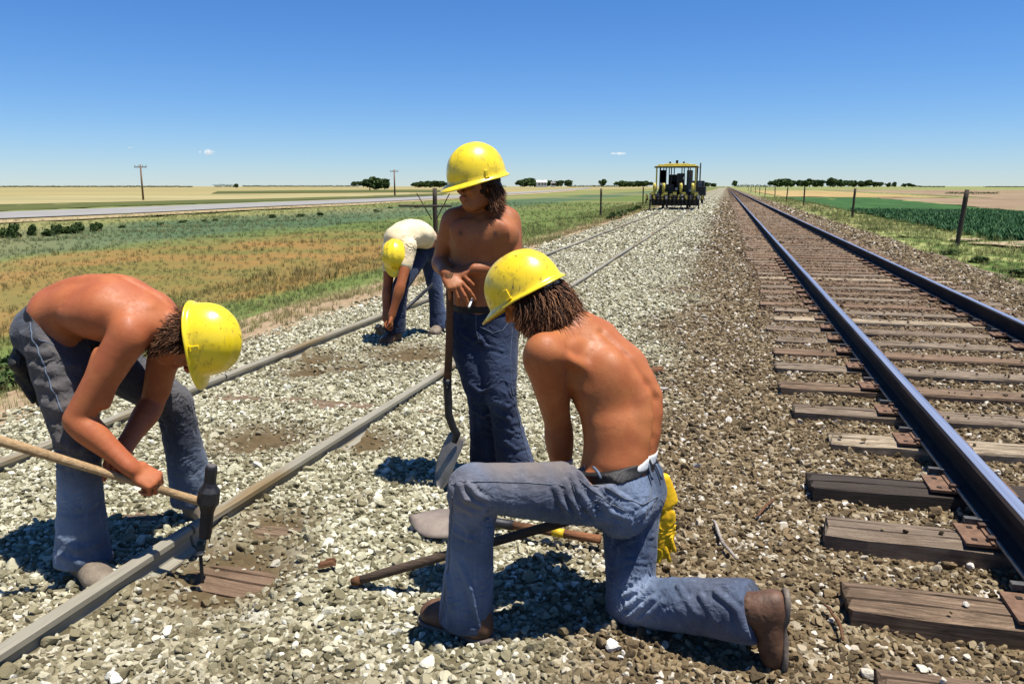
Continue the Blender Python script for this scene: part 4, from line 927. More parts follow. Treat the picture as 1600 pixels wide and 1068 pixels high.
    un = v.like(); X2 = (v.ax[0] - beltp[0])[:, None, None] * tilt[0] + (v.ax[1] - beltp[1])[None, :, None] * tilt[1] + (v.ax[2] - beltp[2])[None, None, :] * tilt[2]
    tl2 = (v.ax[0] - beltp[0])[:, None, None] * Lv[0] + (v.ax[1] - beltp[1])[None, :, None] * Lv[1] + 0 * v.ax[2][None, None, :]
    un.f = np.maximum(np.maximum(v.f - .0035, X2 - (.028 - .40 * np.clip(tl2 - .045, 0, .2))), -X2 - .01).astype(np.float32); fr_ = (v.ax[0] - beltp[0])[:, None, None] ** 2 + (v.ax[1] - beltp[1])[None, :, None] ** 2 + 0 * v.ax[2][None, None, :]; un.f = np.where(fr_ < .2 ** 2, un.f, .08).astype(np.float32); un.obj('underwear', white_m, T)
    # belt loops, seams and back pocket
    for (px, rot) in ((931, 0), (1014, 0), (1028, 0)):
        pq = at(px, 736, 2.3); dr = unit(np.array((0, 0, CAMZ)) - pq); hit = base.toward(at(px, 736, 2.56), dr, .006, .35)
        Pn = [base.snap(hit + tilt * t, .0085) for t in (-.030, -.012, .008, .026)]; MB().tube(Pn, .0048, 6).obj('belt_loop', hem_m, jeans, True)
    def line(pix, nm='seam', mt=seam_m, rad=.0018, d=2.4, off=.0008):
        P = []
        for px, py in pix:
            q0 = at(px, py, 2.56); dr = unit(np.array((0, 0, CAMZ)) - q0); P.append(w.toward(q0 - dr * .05, dr, off, .45))
        return seam(w, P, nm, mt, jeans, rad, off)
    line([(905, 748), (925, 765), (950, 785), (976, 797)], 'pocket_seam'); line([(930, 748), (950, 762), (975, 778), (1003, 788)], 'pocket_seam'); line([(1016, 762), (1012, 790), (1004, 815)]); line([(1003, 788), (1028, 775)], 'pocket_seam')
    line([(705, 757), (760, 752), (820, 753), (880, 758)]); line([(707, 775), (703, 830), (700, 890), (688, 970)]); line([(895, 755), (905, 790), (925, 812)])
    # hem roll on the planted leg and at the back ankle
    for (ctr, nr, rr_) in ((hemL - unit(sh) * .004, unit(sh), .10), (e2 + unit(s2) * .015, nrm, .10)):
        a_ = unit(np.cross(nr, (0.3, .5, .2))); b_ = np.cross(nr, a_); P = []
        for t in np.linspace(0, math.tau, 40, endpoint=False):
            dr = a_ * math.cos(t) + b_ * math.sin(t); P.append(base.toward(ctr, dr, .001, .16) - nr * .002)
        P.append(P[0]); MB().tube(P, .0035, 6, False).obj('hem', hem_m, jeans, True)
    boot(T, at(741, 962, 2.40) * np.array((1, 1, 0)) + UPV * (.105), unit(RGT * -.82 + FWD * .55), boot_m, sole_m, shaft=UPV, s=1.03)
    boot(T, at(1184, 951, 2.235), -UPV - RGT * .04, boot_m, sole_m, up=unit(-RGT + FWD * .12), shaft=-s2, s=.95)
    hard = hard_hat(T, hc + hup * .030 + hfw * .004, unit(hfw * .96 - hup * .10), hup, hat_y2, a=.139, b=.116, h=.136, visor=.040)
    side = np.cross(hup, hfw); P_ = [hc + hfw * .118 * math.cos(t) + side * .100 * math.sin(t) + hup * (.012 + .002 * math.sin(t * 5)) for t in np.linspace(math.pi - .75, math.pi + .75, 12)]; V_ = []; [V_.extend([p + hup * .012, p - hup * .018]) for p in P_]; nb_ = mesh('nape_strap', V_, [(2 * i, 2 * i + 2, 2 * i + 3, 2 * i + 1) for i in range(11)], simple('strap_cotton', (.55, .47, .38), .9), hard, True); sf_ = nb_.modifiers.new('t', 'SOLIDIFY'); sf_.thickness = .004
    def roots(r):
        t = r.uniform(-2.6, 2.6) ; t = math.pi + t * .66; z = r.uniform(-.075, .03); x = -.010 + .097 * math.cos(t); y = .082 * math.sin(t); n_ = hfw * math.cos(t) + side * math.sin(t)
        return hc + hfw * x + side * y + hup * z * .9 , unit(n_ * .55 - UPV * .6 - hup * .2)
    hb = Vol(hc - .17, hc + .17, .006); hb.ell(hc - hfw * .022 + hup * .005, (.094, .088, .095), [hfw, side, hup], .02); hb.ell(hc - hfw * .062 - hup * .055, (.055, .080, .060), [hfw, side, hup], .03); hb.plane_cut(hc + hfw * .045, hfw); hb.rough(.004, .03, 3)
    hb.obj('hair', hair_m, T, {'tone': lambda V: .15 + 0 * V[:, 0]})
    hair(T, 'hair_locks', roots, random.Random(4), (.03, .125), .0020, .30, .60, 2800)
    return T, dict(w=w, base=base, hipR=hipR, pel=pel, Lv=Lv, Fv=Fv, tipsL=tipsL, wrL=wrL)
KM, KI = kneeling()
# ================================================================== the standing man leaning on a shovel
def near_cut(w, c, nrm, off, rad, keep_from=.0):
    """cut the cloth at a plane, only near its waist"""
    nrm = unit(nrm); X = ((w.ax[0] - c[0])[:, None, None] * nrm[0] + (w.ax[1] - c[1])[None, :, None] * nrm[1] + (w.ax[2] - c[2])[None, None, :] * nrm[2]).astype(np.float32)
    D2 = ((w.ax[0] - c[0])[:, None, None] ** 2 + (w.ax[1] - c[1])[None, :, None] ** 2 + (w.ax[2] - c[2])[None, None, :] ** 2); near = D2 < rad ** 2
    w.f = np.where(near, np.maximum(w.f, X - off), w.f).astype(np.float32); return X, near
def hemline(base, ctr, nr, parent, far=.16, off=.001):
    a_ = unit(np.cross(nr, (0.3, .5, .2))); b_ = np.cross(nr, a_); P = []
    for t in np.linspace(0, math.tau, 36, endpoint=False): P.append(base.toward(ctr, a_ * math.cos(t) + b_ * math.sin(t), off, far) - unit(nr) * .002)
    P.append(P[0]); MB().tube(P, .0035, 6, False).obj('hem', hem_m, parent, True)
def camline(w, pix, d, parent, nm='seam', mt=None, rad=.0018, off=.0008):
    P = []
    for px, py in pix:
        q0 = at(px, py, d); dr = unit(np.array((0, 0, CAMZ)) - q0); P.append(w.toward(q0 - dr * .05, dr, off, .5))
    return seam(w, P, nm, mt or seam_m, parent, rad, off)
def standing():
    gp = onground(775, 744, .0); T = empty('person', gp, 'shirtless standing person leaning on a shovel with crossed forearms, dark jeans, yellow hard hat', 'person')
    Fv = unit(-FWD * .95 - RGT * .22); Lv = np.cross(UPV, Fv); Lv = unit(Lv)          # his left is to the right of the photograph
    if Lv @ RGT < 0: Lv = -Lv
    pel = at(752, 505, 3.93); waist = at(748, 474, 3.92); C7 = at(757, 322, 3.97); chest = at(756, 372, 3.90)
    hR, hL = pel - Lv * .082 - UPV * .01, pel + Lv * .082 - UPV * .01
    kR, kL = at(752, 615, 3.86), at(783, 620, 3.80); aR, aL = at(763, 722, 3.92), at(805, 724, 3.84)
    sR, sL = at(709, 349, 3.92), at(793, 348, 3.96); eR, eL = at(689, 410, 4.06), at(801, 421, 3.86); wR, wL = at(697, 426, 3.76), at(738, 421, 3.80)
    hc = at(747, 288, 3.87); hfw = unit(-RGT * .70 - FWD * .52 - UPV * .52); hup = unit(UPV + .0 * RGT)
    lo = at(660, 760, 3.6); P_ = np.array([at(655, 770, 3.6), at(655, 770, 4.2), at(850, 770, 3.6), at(850, 770, 4.2), at(655, 215, 3.6), at(850, 215, 4.2)]); lo, hi = P_.min(0) - .03, P_.max(0) + .03; lo[2] = -.02
    lb = lo.copy(); lb[2] = .62; v = Vol(lb, hi, .0052)
    v.cap(pel, waist, .108, .096, .03, Lv, 1.38, 1.32); lowc = waist * .5 + chest * .5; v.cap(waist, lowc, .096, .100, .04, Lv, 1.30, 1.34); v.cap(lowc, chest, .100, .110, .05, Lv, 1.34, 1.36); up_c = C7 - UPV * .075 + Fv * .02; v.cap(chest, up_c, .110, .088, .05, Lv, 1.36, 1.5); v.cap(up_c, C7, .07, .05, .05, Lv, 1.5, 1.1)
    for S_, sh in ((1, sL), (-1, sR)):
        lat = Lv * S_; v.ell(sh + UPV * .003, (.060, .058, .066), None, .028); v.cap(C7 + lat * .03, sh + UPV * .022 - Fv * .01, .040, .036, .045)
        v.ell(chest + Fv * .072 + lat * .072 + UPV * .045, (.062, .078, .052), [UPV * .8 + lat * .25, lat, Fv], .02) if False else v.ell(chest + Fv * .078 + lat * .070 + UPV * .040, (.075, .030, .056), [lat, Fv, UPV], .022)
        v.cap(up_c + Fv * .05 + lat * .02, sh + Fv * .02 + UPV * .0, .018, .020, .02); v.cap(chest + lat * .115 + UPV * .03, lowc + lat * .10, .045, .030, .04)
        for k in range(3): v.ell(waist + Fv * .082 + lat * .030 + UPV * (.035 + .052 * k), (.028, .014, .024), [lat, Fv, UPV], .02)
    v.groove([v.toward(chest + UPV * .10, Fv, far=.3), v.toward(chest, Fv, far=.3), v.toward(lowc, Fv, far=.3), v.toward(waist, Fv, far=.3)], .011, .010)
    nv = v.toward(waist + UPV * .015, Fv, far=.3); v.ell(nv, (.008, .012, .010), [Lv, Fv, UPV], .008, 'cut')
    v.cap(C7 - UPV * .005, hc - unit(hfw) * .02 - UPV * .05, .056, .054, .03); 
    arm(v, sR, eR, wR, 1.0, Fv); arm(v, sL, eL, wL, 1.06, Fv)
    tips, th = hand(v, wR, unit(RGT * .52 - FWD * .40 - UPV * .62), unit(-RGT * .25 - UPV * .45 + FWD * .8), [(12, 20, 12), (20, 26, 14), (34, 36, 20), (46, 42, 25)], 1.12, -1, .17, (.7, .3), .1)
    tl, _ = hand(v, wL, unit(-RGT * .85 - UPV * .05 - FWD * .02), unit(-UPV + FWD * .3), [(50, 60, 40)] * 4, 1.0, 1, .03, (.3, .6), .3)
    Ph = head(v, hc, hfw, hup)
    for a, b in ((hR, hR * .5 + kR * .5), (hL, hL * .5 + kL * .5)): v.cap(a, b, .07, .06, .04)
    nip = [v.toward(chest + Lv * s_ * .085 + UPV * .03, Fv, far=.3) for s_ in (-1, 1)]
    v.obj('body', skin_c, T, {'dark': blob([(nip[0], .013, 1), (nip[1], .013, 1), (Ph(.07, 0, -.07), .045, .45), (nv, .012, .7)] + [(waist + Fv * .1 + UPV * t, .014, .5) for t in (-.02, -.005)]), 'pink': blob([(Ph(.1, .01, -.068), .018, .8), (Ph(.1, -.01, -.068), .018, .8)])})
    hj = hi.copy(); hj[2] = 1.02; w = Vol(lo, hj, .0062)
    w.cap(pel - UPV * .03, waist + UPV * .04, .116, .104, .03, Lv, 1.36, 1.30)
    for h_, k_, a_ in ((hR, kR, aR), (hL, kL, aL)):
        t_ = k_ - h_; s_ = a_ - k_; ft = a_ + unit(s_) * .05; out = unit(RGT)
        w.chain([h_, h_ + t_ * .35, h_ + t_ * .7, k_], [.100, .090, .078, .069], .022); w.chain([k_, k_ + s_ * .3, k_ + s_ * .6, k_ + s_ * .85, ft], [.069, .070, .076, .086, .096], .012, w=Fv, q=[1, 1, 1.05, 1.1, 1.15])
        w.folds(k_ + UPV * .02, UPV + .4 * RGT, .034, .0065, .11, .7, h_[0] * 9, Lv); w.folds(k_ + s_ * .45, UPV + .5 * RGT, .05, .0055, .12, .8, 2, Lv); w.folds(a_, UPV - .5 * RGT, .04, .007, .12, .8, 5, Lv)
    w.ell(pel - Fv * .07 - UPV * .03, (.12, .075, .10), [Lv, Fv, UPV], .04); w.folds(pel + Fv * .08 - UPV * .06, UPV, .032, .006, .11, .9, 3, Lv); w.rough(.0012, .08, 9)
    creases(w, [(.006, (775, 628), (792, 636), (806, 628)), (.006, (778, 645), (796, 655), (812, 645)), (.005, (782, 668), (800, 676), (818, 668)), (.005, (735, 600), (750, 612), (768, 606)), (.005, (740, 640), (755, 650), (770, 645)), (.005, (745, 520), (760, 540), (785, 548)), (.005, (790, 690), (806, 702), (824, 696)), (.005, (722, 520), (740, 535), (750, 530))], 3.93, .0055, .010)
    X, nr = near_cut(w, waist + UPV * .0, UPV + Fv * .0, .004, .3); base = w.like(); base.f = w.f.copy(); near_cut(w, aR - UPV * .03, -UPV, 0, .3); near_cut(w, aL - UPV * .03, -UPV, 0, .2)
    j = w.obj('jeans', denim_s, T, {'dirt': blob([]), 'fade': blob([(hL + (kL - hL) * .5 + Fv * .08, .13, .45), (kL + Fv * .07, .08, .4), (aL + UPV * .1 + RGT * .06, .10, .55), (kL + (aL - kL) * .5 + RGT * .06, .1, .4)])})
    camline(w, [(750, 510), (770, 520), (785, 516), (797, 500)], 3.93, j, 'pocket_seam', hem_m); camline(w, [(800, 510), (797, 560), (800, 610), (812, 660), (826, 720)], 3.93, j, 'seam', hem_m); camline(w, [(744, 490), (744, 515), (748, 530)], 3.93, j, 'fly_seam', hem_m)
    beltv = w.like(); beltv.f = np.maximum(np.maximum(np.where(nr, base.f - .004, .08), X - .001), -X - .034); beltv.obj('belt', belt_m, T, smooth=0)
    boot(T, aR + UPV * (.095 - aR[2]), Fv - RGT * .4, boot_m, s=.98); boot(T, aL + UPV * (.095 - aL[2]), Fv + RGT * .5, boot_m, s=.98)
    hh = hard_hat(T, hc + unit(UPV * 1.0 + RGT * .10 - FWD * .1) * .040 + hfw * .012, unit(-RGT * .78 - FWD * .50 - UPV * .26), unit(UPV * .97 - RGT * .20 - FWD * .10), hat_y, a=.147, b=.126, h=.158, visor=.038)
    side = np.cross(hup, unit(hfw - UPV * (hfw @ UPV))); fh = unit(hfw - UPV * (hfw @ UPV))
    hb = Vol(hc - .18, hc + .18, .006); hb.ell(hc - fh * .025 + UPV * .0, (.09, .088, .095), [fh, side, UPV], .02); hb.ell(hc - fh * .055 - UPV * .075, (.050, .078, .055), [fh, side, UPV], .03); hb.plane_cut(hc + fh * .03 , fh); hb.rough(.004, .03, 8); hb.obj('hair', hair_m, T, {'tone': lambda V: .02 + 0 * V[:, 0]})
    def roots(r):
        t = math.pi + r.uniform(-1.75, 1.75); n_ = fh * math.cos(t) + side * math.sin(t); return hc + n_ * .088 + UPV * r.uniform(-.10, .0) - fh * .01, unit(n_ * .7 - UPV * .6)
    hair(T, 'hair_locks', roots, random.Random(9), (.035, .065), .0020, .4, .5, 1500)
    return dict(tips=tips, hand=wR, top=at(703, 428, 3.74))
ST = standing()
# ================================================================== the man stooping with the spike maul
def stooping():
    gp = onground(215, 850, 0); T = empty('person', gp, 'shirtless person bent low over the near rail swinging a spike maul, dusty grey jeans', 'person')
    Lv = FWD; Fv = RGT
    pel = at(88, 512, 3.06); waist = at(98, 488, 3.05); hR, hL = at(86, 528, 2.97), at(104, 526, 3.15)
    kR, aR = at(122, 690, 2.86), at(130, 866, 2.83); kL, aL = at(272, 628, 3.30), at(304, 776, 3.38)
    s1, s2, s3, C7 = at(135, 480, 3.03), at(182, 482, 3.00), at(228, 498, 2.99), at(262, 512, 2.98)
    sR, sL = at(200, 526, 2.84), at(262, 538, 3.15); eR, eL = at(120, 656, 2.78), at(238, 632, 3.14); wR, wL = at(208, 733, 2.775), at(186, 710, 2.90)
    P_ = np.array([at(0, 940, 2.6), at(0, 420, 3.5), at(420, 420, 2.6), at(420, 420, 3.6), at(360, 940, 3.5)]); lo, hi = P_.min(0), P_.max(0); lo[2] = -.03
    lb = lo.copy(); lb[2] = .3; v = Vol(lb, hi, .0055)
    ax = [unit(s1 - waist), unit(s2 - s1), unit(s3 - s2)]
    v.cap(pel, waist, .105, .100, .03, Lv, 1.35, 1.32); v.cap(waist, s1, .100, .102, .04, Lv, 1.32, 1.36); v.cap(s1, s2, .102, .116, .05, Lv, 1.36, 1.36); v.cap(s2, s3, .116, .104, .05, Lv, 1.36, 1.45); v.cap(s3, C7, .09, .055, .05, Lv, 1.4, 1.1)
    B = unit(UPV)
    for S_, sh in ((-1, sR), (1, sL)):
        lat = Lv * S_; v.ell(sh, (.064, .060, .062), None, .03); v.cap(C7 + lat * .03 + B * .005, sh + B * .035 + RGT * .0, .042, .042, .045)
        v.ell(s3 * .50 + s2 * .15 + sh * .35 + B * .060 + lat * .012, (.078, .046, .030), [unit(RGT * .9 - UPV * .15 + lat * -.35), Lv, UPV], .014)           # shoulder blade under the skin
        v.ell(s2 + lat * .115 - UPV * .02, (.12, .045, .065), [unit(s2 - s1), Lv, UPV], .05)
        v.chain([waist + B * .070 + lat * .03, s1 + B * .082 + lat * .03, s2 + B * .09 + lat * .03], [.03, .03, .024], .03); v.cap(s3 - UPV * .05 + lat * .08, sh - UPV * .03, .045, .042, .04)
    v.cap(sR + B * .035 - RGT * .01, s2 * .45 + s3 * .55 + B * .085 - Lv * .05, .016, .014, .018)
    v.groove([v.toward(q, B, far=.3) for q in (waist, s1, s2, s3, C7)], .016, .024); v.groove([sR + B * .06 - RGT * .08, s2 * .5 + sR * .5 + B * .09 - RGT * .06], .035, .008)
    for k in range(5): c_ = s1 * (1 - k / 5) + s2 * (k / 5); v.groove([c_ - Lv * .15 + UPV * .02, c_ - Lv * .13 - UPV * .07], .010, .008)
    arm(v, sR, eR, wR, 1.04, unit(RGT), upr=(.056, .054, .044), fo=(.043, .046, .034, .027)); arm(v, sL, eL, wL, 1.0, unit(RGT))
    h0, h1 = at(-30, 679, 2.60), at(322, 786, 2.87); hd = unit(h1 - h0)
    def onh(px): t = (px + 30) / 352; return h0 + (h1 - h0) * t
    g1 = onh(243); dn = unit(-UPV * .75 - FWD * .45 + hd * .35); hand(v, wR, unit(g1 + UPV * .034 - FWD * .016 - wR), unit(-UPV * .6 + FWD * .35 - hd * .1), [(62, 78, 40), (60, 78, 40), (58, 78, 40), (56, 76, 40)], 1.12, -1, .0, (.3, .9), .5)
    g2 = onh(176); hand(v, wL, unit(g2 + UPV * .03 + FWD * .01 - wL), unit(-UPV * .7 - FWD * .4), [(65, 80, 40)] * 4, 1.05, 1, .0, (.3, .9), .5)
    hc = at(296, 533, 2.985); hup = unit(RGT * .98 + UPV * .14 ); hfw = unit(-UPV + RGT * .12 - FWD * .05)
    v.chain([C7, C7 * .5 + hc * .5 + UPV * .008, hc - hup * .04 + UPV * .015], [.060, .058, .058], .03); Ph = head(v, hc, hfw, hup)
    for a, b in ((hR, kR), (hL, kL)): v.cap(a, b * .5 + a * .5, .07, .06, .04)
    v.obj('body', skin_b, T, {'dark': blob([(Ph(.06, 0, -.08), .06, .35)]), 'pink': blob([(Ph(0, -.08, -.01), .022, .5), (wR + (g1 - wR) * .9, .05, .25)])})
    hj = hi.copy(); hj[2] = 1.1; w = Vol(lo, hj, .0065); upb = unit(waist - pel)
    tw = unit(s1 - pel); w.cap(pel - tw * .02, waist + tw * .03, .116, .108, .03, Lv, 1.34, 1.30); w.ell(pel - RGT * .05 - UPV * .01, (.085, .145, .10), [RGT, Lv, UPV], .04)
    for i, (h_, k_, a_) in enumerate(((hR, kR, aR), (hL, kL, aL))):
        t_ = k_ - h_; s_ = a_ - k_; ft = a_ + unit(s_) * .04
        w.chain([h_, h_ + t_ * .35, h_ + t_ * .7, k_], [.104, .096, .084, .072], .025); w.chain([k_, k_ + s_ * .3, k_ + s_ * .65, ft], [.072, .070, .076, .088], .02, w=RGT, q=[1, 1.02, 1.06, 1.18])
        w.folds(k_ - UPV * .02 - RGT * .02, UPV + .35 * RGT, .030, .0085, .11, .8, i * 3, Lv); w.folds(k_ + s_ * .5, UPV - .4 * RGT, .045, .005, .13, .8, 2 + i, Lv); w.folds(ft + UPV * .05, UPV + .5 * RGT, .028, .007, .09, .8, 5, Lv); w.folds(h_ + t_ * .25 - FWD * .04, UPV * .8 + RGT * .5, .034, .006, .13, .8, 4 + i, Lv); w.folds(h_ + t_ * .7, UPV * .8 + RGT * .3, .03, .005, .12, .8, 6 + i, Lv)
    creases(w, [(0.0037, (42, 548), (70, 552), (100, 545)), (0.0037, (50, 572), (80, 580), (112, 570)), (0.0031, (58, 600), (88, 606), (118, 596)), (0.0037, (70, 632), (95, 640), (122, 628)), (0.0031, (36, 522), (60, 528), (85, 520)), (0.0037, (92, 690), (120, 702), (150, 692)), (0.0031, (95, 715), (125, 728), (150, 722)), (0.0031, (94, 840), (120, 856), (150, 850)), (0.0031, (95, 868), (125, 880), (152, 874)), (0.0037, (250, 640), (275, 655), (305, 648)), (0.0031, (255, 668), (280, 682), (310, 672)), (0.0031, (272, 735), (295, 748), (318, 742)), (0.0031, (245, 610), (270, 600), (300, 612))], 2.95, .0055, .022)
    w.rough(.0013, .08, 12); cutn = unit(tw * .85 + UPV * .25); X, nr = near_cut(w, waist, cutn, -.002, .27); base = w.like(); base.f = w.f.copy(); near_cut(w, aR - UPV * .028, -UPV, 0, .18); near_cut(w, aL - UPV * .028, -UPV, 0, .18)
    j = w.obj('jeans', denim_l, T, {'dirt': blob([(hR + (kR - hR) * t - FWD * .07, .13, .9) for t in (.15, .4, .65, .85)] + [(hL + (kL - hL) * t + UPV * .03, .12, .8) for t in (.4, .7, 1.0)] + [(kR, .12, .7)]), 'fade': blob([(aR + UPV * t - RGT * .05, .11, .75) for t in (0, .12, .25)] + [(aL + UPV * .1 - FWD * .03, .12, .4), (pel - RGT * .12, .07, .6), (hR - RGT * .11 - UPV * .1, .05, .5)])})
    camline(w, [(48, 505), (62, 555), (80, 605), (98, 645)], 2.97, j, 'seam', hem_m, .003); camline(w, [(80, 512), (84, 540), (60, 530)], 2.97, j, 'pocket_seam', hem_m)
    bt = w.like(); bt.cap(pel - tw * .04, waist + tw * .08, .118, .108, .03, Lv, 1.34, 1.30); bv = w.like(); bv.f = np.maximum(np.maximum(bt.f - .004, X + .004), -X - .042); bv.obj('belt', belt_m, T, smooth=0)
    bl = base.toward(at(63, 492, 3.0), unit(np.array((0, 0, CAMZ)) - at(63, 492, 3.0)), .006, .4); MB().box(bl, (.03, .012, .045)).obj('belt_loop', hem_m, j, bevel=.003)
    boot(T, aR + UPV * (.095 - aR[2]), RGT * .75 - FWD * .65, boot_d, s=1.0); boot(T, aL + UPV * (.095 - aL[2] + float(0)), RGT * .8 - FWD * .6, boot_d, s=1.0)
    hard_hat(T, hc + hup * .048 + hfw * .000, hfw, unit(hup - UPV * .02), hat_y, a=.140, b=.116, h=.146, visor=.040)
    side = np.cross(hup, hfw)
    hb = Vol(hc - .2, hc + .2, .006); hb.ell(hc - hfw * .022 - hup * .005, (.094, .087, .092), [hfw, side, hup], .02); hb.ell(hc - hfw * .05 - hup * .085, (.052, .078, .05), [hfw, side, hup], .03); hb.plane_cut(hc + hfw * .035, hfw); hb.rough(.005, .03, 5); hb.obj('hair', hair_m, T, {'tone': lambda V: .15 + 0 * V[:, 0]})
    def roots(r):
        t = math.pi + r.uniform(-1.8, 1.8); n_ = hfw * math.cos(t) + side * math.sin(t); return hc + n_ * .088 + hup * r.uniform(-.11, .02) - hfw * .012, unit(n_ * .7 - hup * .55 - UPV * .2)
    hair(T, 'hair_locks', roots, random.Random(3), (.04, .07), .0020, .40, .7, 2000)
    # dark glove-like rag hanging out of the back pocket
    r0 = at(40, 508, 2.99); Tn = empty('work_glove', r0, 'black leather work gloves hanging from the back pocket of the stooping person', 'gloves')
    g = Vol(np.array([at(-10, 660, 2.8), at(100, 490, 3.2)]).min(0) - .03, np.array([at(-10, 660, 2.8), at(100, 490, 3.2)]).max(0) + .03, .006)
    g.cap(at(44, 520, 2.99), at(38, 565, 2.98), .030, .040, .02, FWD, 1.7, 1.8); g.cap(at(38, 565, 2.98), at(58, 618, 2.97), .036, .014, .02, FWD, 1.8, 1.3)
    for k in range(3): g.cap(at(30 + k * 12, 590, 2.95 + .03 * k), at(52 + k * 9, 628 + 4 * k, 2.95 + .03 * k), .018, .009, .008)
    g.folds(at(40, 570, 2.98), UPV, .035, .007, .1, .8, 1, FWD); g.obj('glove', leather('black_leather', (.008, .008, .008), (.03, .028, .026)), Tn)
    return dict(h0=h0, h1=h1)
SP = stooping()
# ================================================================== the man bending farther back
def bending():
    gp = onground(650, 524, 0); T = empty('person', gp, 'person in a cream shirt bending down behind the others, yellow helmet towards the camera', 'person')
    h1, k1, a1 = at(656, 394, 7.9), at(626, 446, 7.5), at(618, 514, 7.52); h2, k2, a2 = at(671, 392, 8.06), at(680, 450, 8.0), at(686, 507, 8.0)
    pel = (h1 + h2) / 2 + UPV * .02; w1 = at(663, 372, 7.92); m1 = at(645, 366, 7.75); c1 = at(622, 376, 7.62)
    sA, sB = at(609, 392, 7.62), at(640, 388, 7.48); hA, hB = at(603, 512, 7.42), at(612, 508, 7.30); eA, eB = at(606, 450, 7.56), at(626, 446, 7.34)
    P_ = np.array([at(580, 545, 7.2), at(720, 545, 8.3), at(580, 330, 8.3), at(720, 330, 7.2), at(580, 545, 8.3)]); lo, hi = P_.min(0), P_.max(0); lo[2] = -.02
    v = Vol(lo, hi, .009); lat = unit(np.cross(UPV, unit(c1 - w1)))
    v.cap(pel, w1, .11, .10, .03, lat, 1.35, 1.3); v.chain([w1, m1, c1], [.10, .11, .10], .04, w=lat, q=[1.3, 1.35, 1.4])
    arm(v, sA, eA, hA + UPV * .08, 1.0); arm(v, sB, eB, hB + UPV * .08, 1.0)
    hand(v, hA + UPV * .08, -UPV, RGT, (60, 70, 30), 1, 1, .02); hand(v, hB + UPV * .08, -UPV, -RGT, (60, 70, 30), 1, 1, .02)
    hc = at(621, 402, 7.50); hup = unit(-FWD * .72 + UPV * .48 - RGT * .30); hfw = unit(-UPV * .8 - FWD * .45); hfw = unit(hfw - hup * (hfw @ hup)); v.cap(c1, hc, .055, .055, .03); head(v, hc, hfw, hup)
    v.obj('body', skin_a, T, {'dark': blob([]), 'pink': blob([])})
    w = Vol(lo, hi, .009); w.cap(pel, w1 * .6 + pel * .4, .118, .112, .03, lat, 1.34, 1.3)
    for h_, k_, a_ in ((h1, k1, a1), (h2, k2, a2)):
        s_ = a_ - k_; w.chain([h_, (h_ + k_) / 2, k_], [.102, .088, .072], .025); w.chain([k_, k_ + s_ * .5, a_ + unit(s_) * .05], [.072, .076, .098], .02); w.folds(k_, UPV, .04, .008, .12, .8, 1, lat); w.folds(a_ + UPV * .1, UPV + .4 * RGT, .045, .007, .14, .8, 1, lat)
    near_cut(w, w1, unit(w1 - pel), -.04, .3); near_cut(w, a1 - UPV * .03, -UPV, 0, .2); near_cut(w, a2 - UPV * .03, -UPV, 0, .2)
    w.obj('jeans', denim_s, T, {'dirt': blob([]), 'fade': blob([(h2 + (k2 - h2) * t + RGT * .06, .12, .8) for t in (.1, .5, .9)] + [(a2 + UPV * t + RGT * .05, .1, 1) for t in (.05, .2, .35)])})
    s = Vol(lo, hi, .008); s.chain([w1 - unit(w1 - m1) * .035, m1 + UPV * .012, c1 + UPV * .012], [.112, .128, .118], .03, w=lat, q=[1.32, 1.38, 1.4]); s.cap(sA + UPV * .02, sA * .55 + eA * .45, .072, .062, .03); s.cap(sB + UPV * .02, sB * .55 + eB * .45, .072, .062, .03); s.cap(c1, hc * .4 + c1 * .6, .075, .07, .03)
    s.folds(m1 + UPV * .08, unit(c1 - w1), .11, .004, .16, .8, 2, lat); s.folds(w1 + UPV * .05, unit(c1 - w1 + UPV * .4), .05, .012, .14, .8, 3, lat); s.folds(sB, UPV, .05, .009, .12, .8, 2, lat); s.rough(.003, .16, 6)
    near_cut(s, m1 * .2 + w1 * .8 - unit(m1 - w1) * .03, -unit(m1 - w1), 0, .22); s.obj('shirt', shirt_m, T)
    boot(T, a1 + UPV * (.095 - a1[2]), -RGT * .5 - FWD * .8, boot_m, h=.009); boot(T, a2 + UPV * (.095 - a2[2]), -RGT * .2 - FWD * .9, boot_d, h=.009)
    hard_hat(T, hc + hup * .035, hfw, hup, hat_y, a=.150, b=.125, h=.150, visor=.045)
    side = np.cross(hup, hfw); r_ = random.Random(2)
    hair(T, 'hair', lambda r: (lambda t: (hc + (hfw * math.cos(t) + side * math.sin(t)) * .086 - hup * r.uniform(0, .07), unit((hfw * math.cos(t) + side * math.sin(t)) * .6 - hup)))(math.pi + r.uniform(-1.9, 1.9)), r_, (.05, .08), .006, .4, .5, 160)
bending()
# ================================================================== tools and small things
ash_m = wood('handle_wood', ((.22, .13, .06), (.40, .26, .13), (.52, .36, .19), (.60, .43, .24), (.40, .24, .12)))
brown_h = wood('stained_handle', ((.05, .025, .012), (.13, .06, .03), (.20, .095, .045), (.26, .13, .06), (.15, .07, .03)))
dark_h = wood('dark_handle', ((.02, .014, .010), (.06, .042, .03), (.11, .08, .055), (.17, .125, .085), (.09, .06, .04)))
iron_m = simple('dark_iron', (.045, .045, .05), .5, .5, 18, .5, .6, .5); blade_m = simple('worn_blade', (.26, .23, .19), .42, .35, 9, .5, .5, .4); blade_r = simple('rusty_blade', (.26, .21, .17), .65, .4, 9, .4, .2, .4)
def frame_of(d, up=(0, 0, 1)):
    d = unit(d); s_ = unit(np.cross(up, d)); return np.stack([d, s_, np.cross(d, s_)], 1)
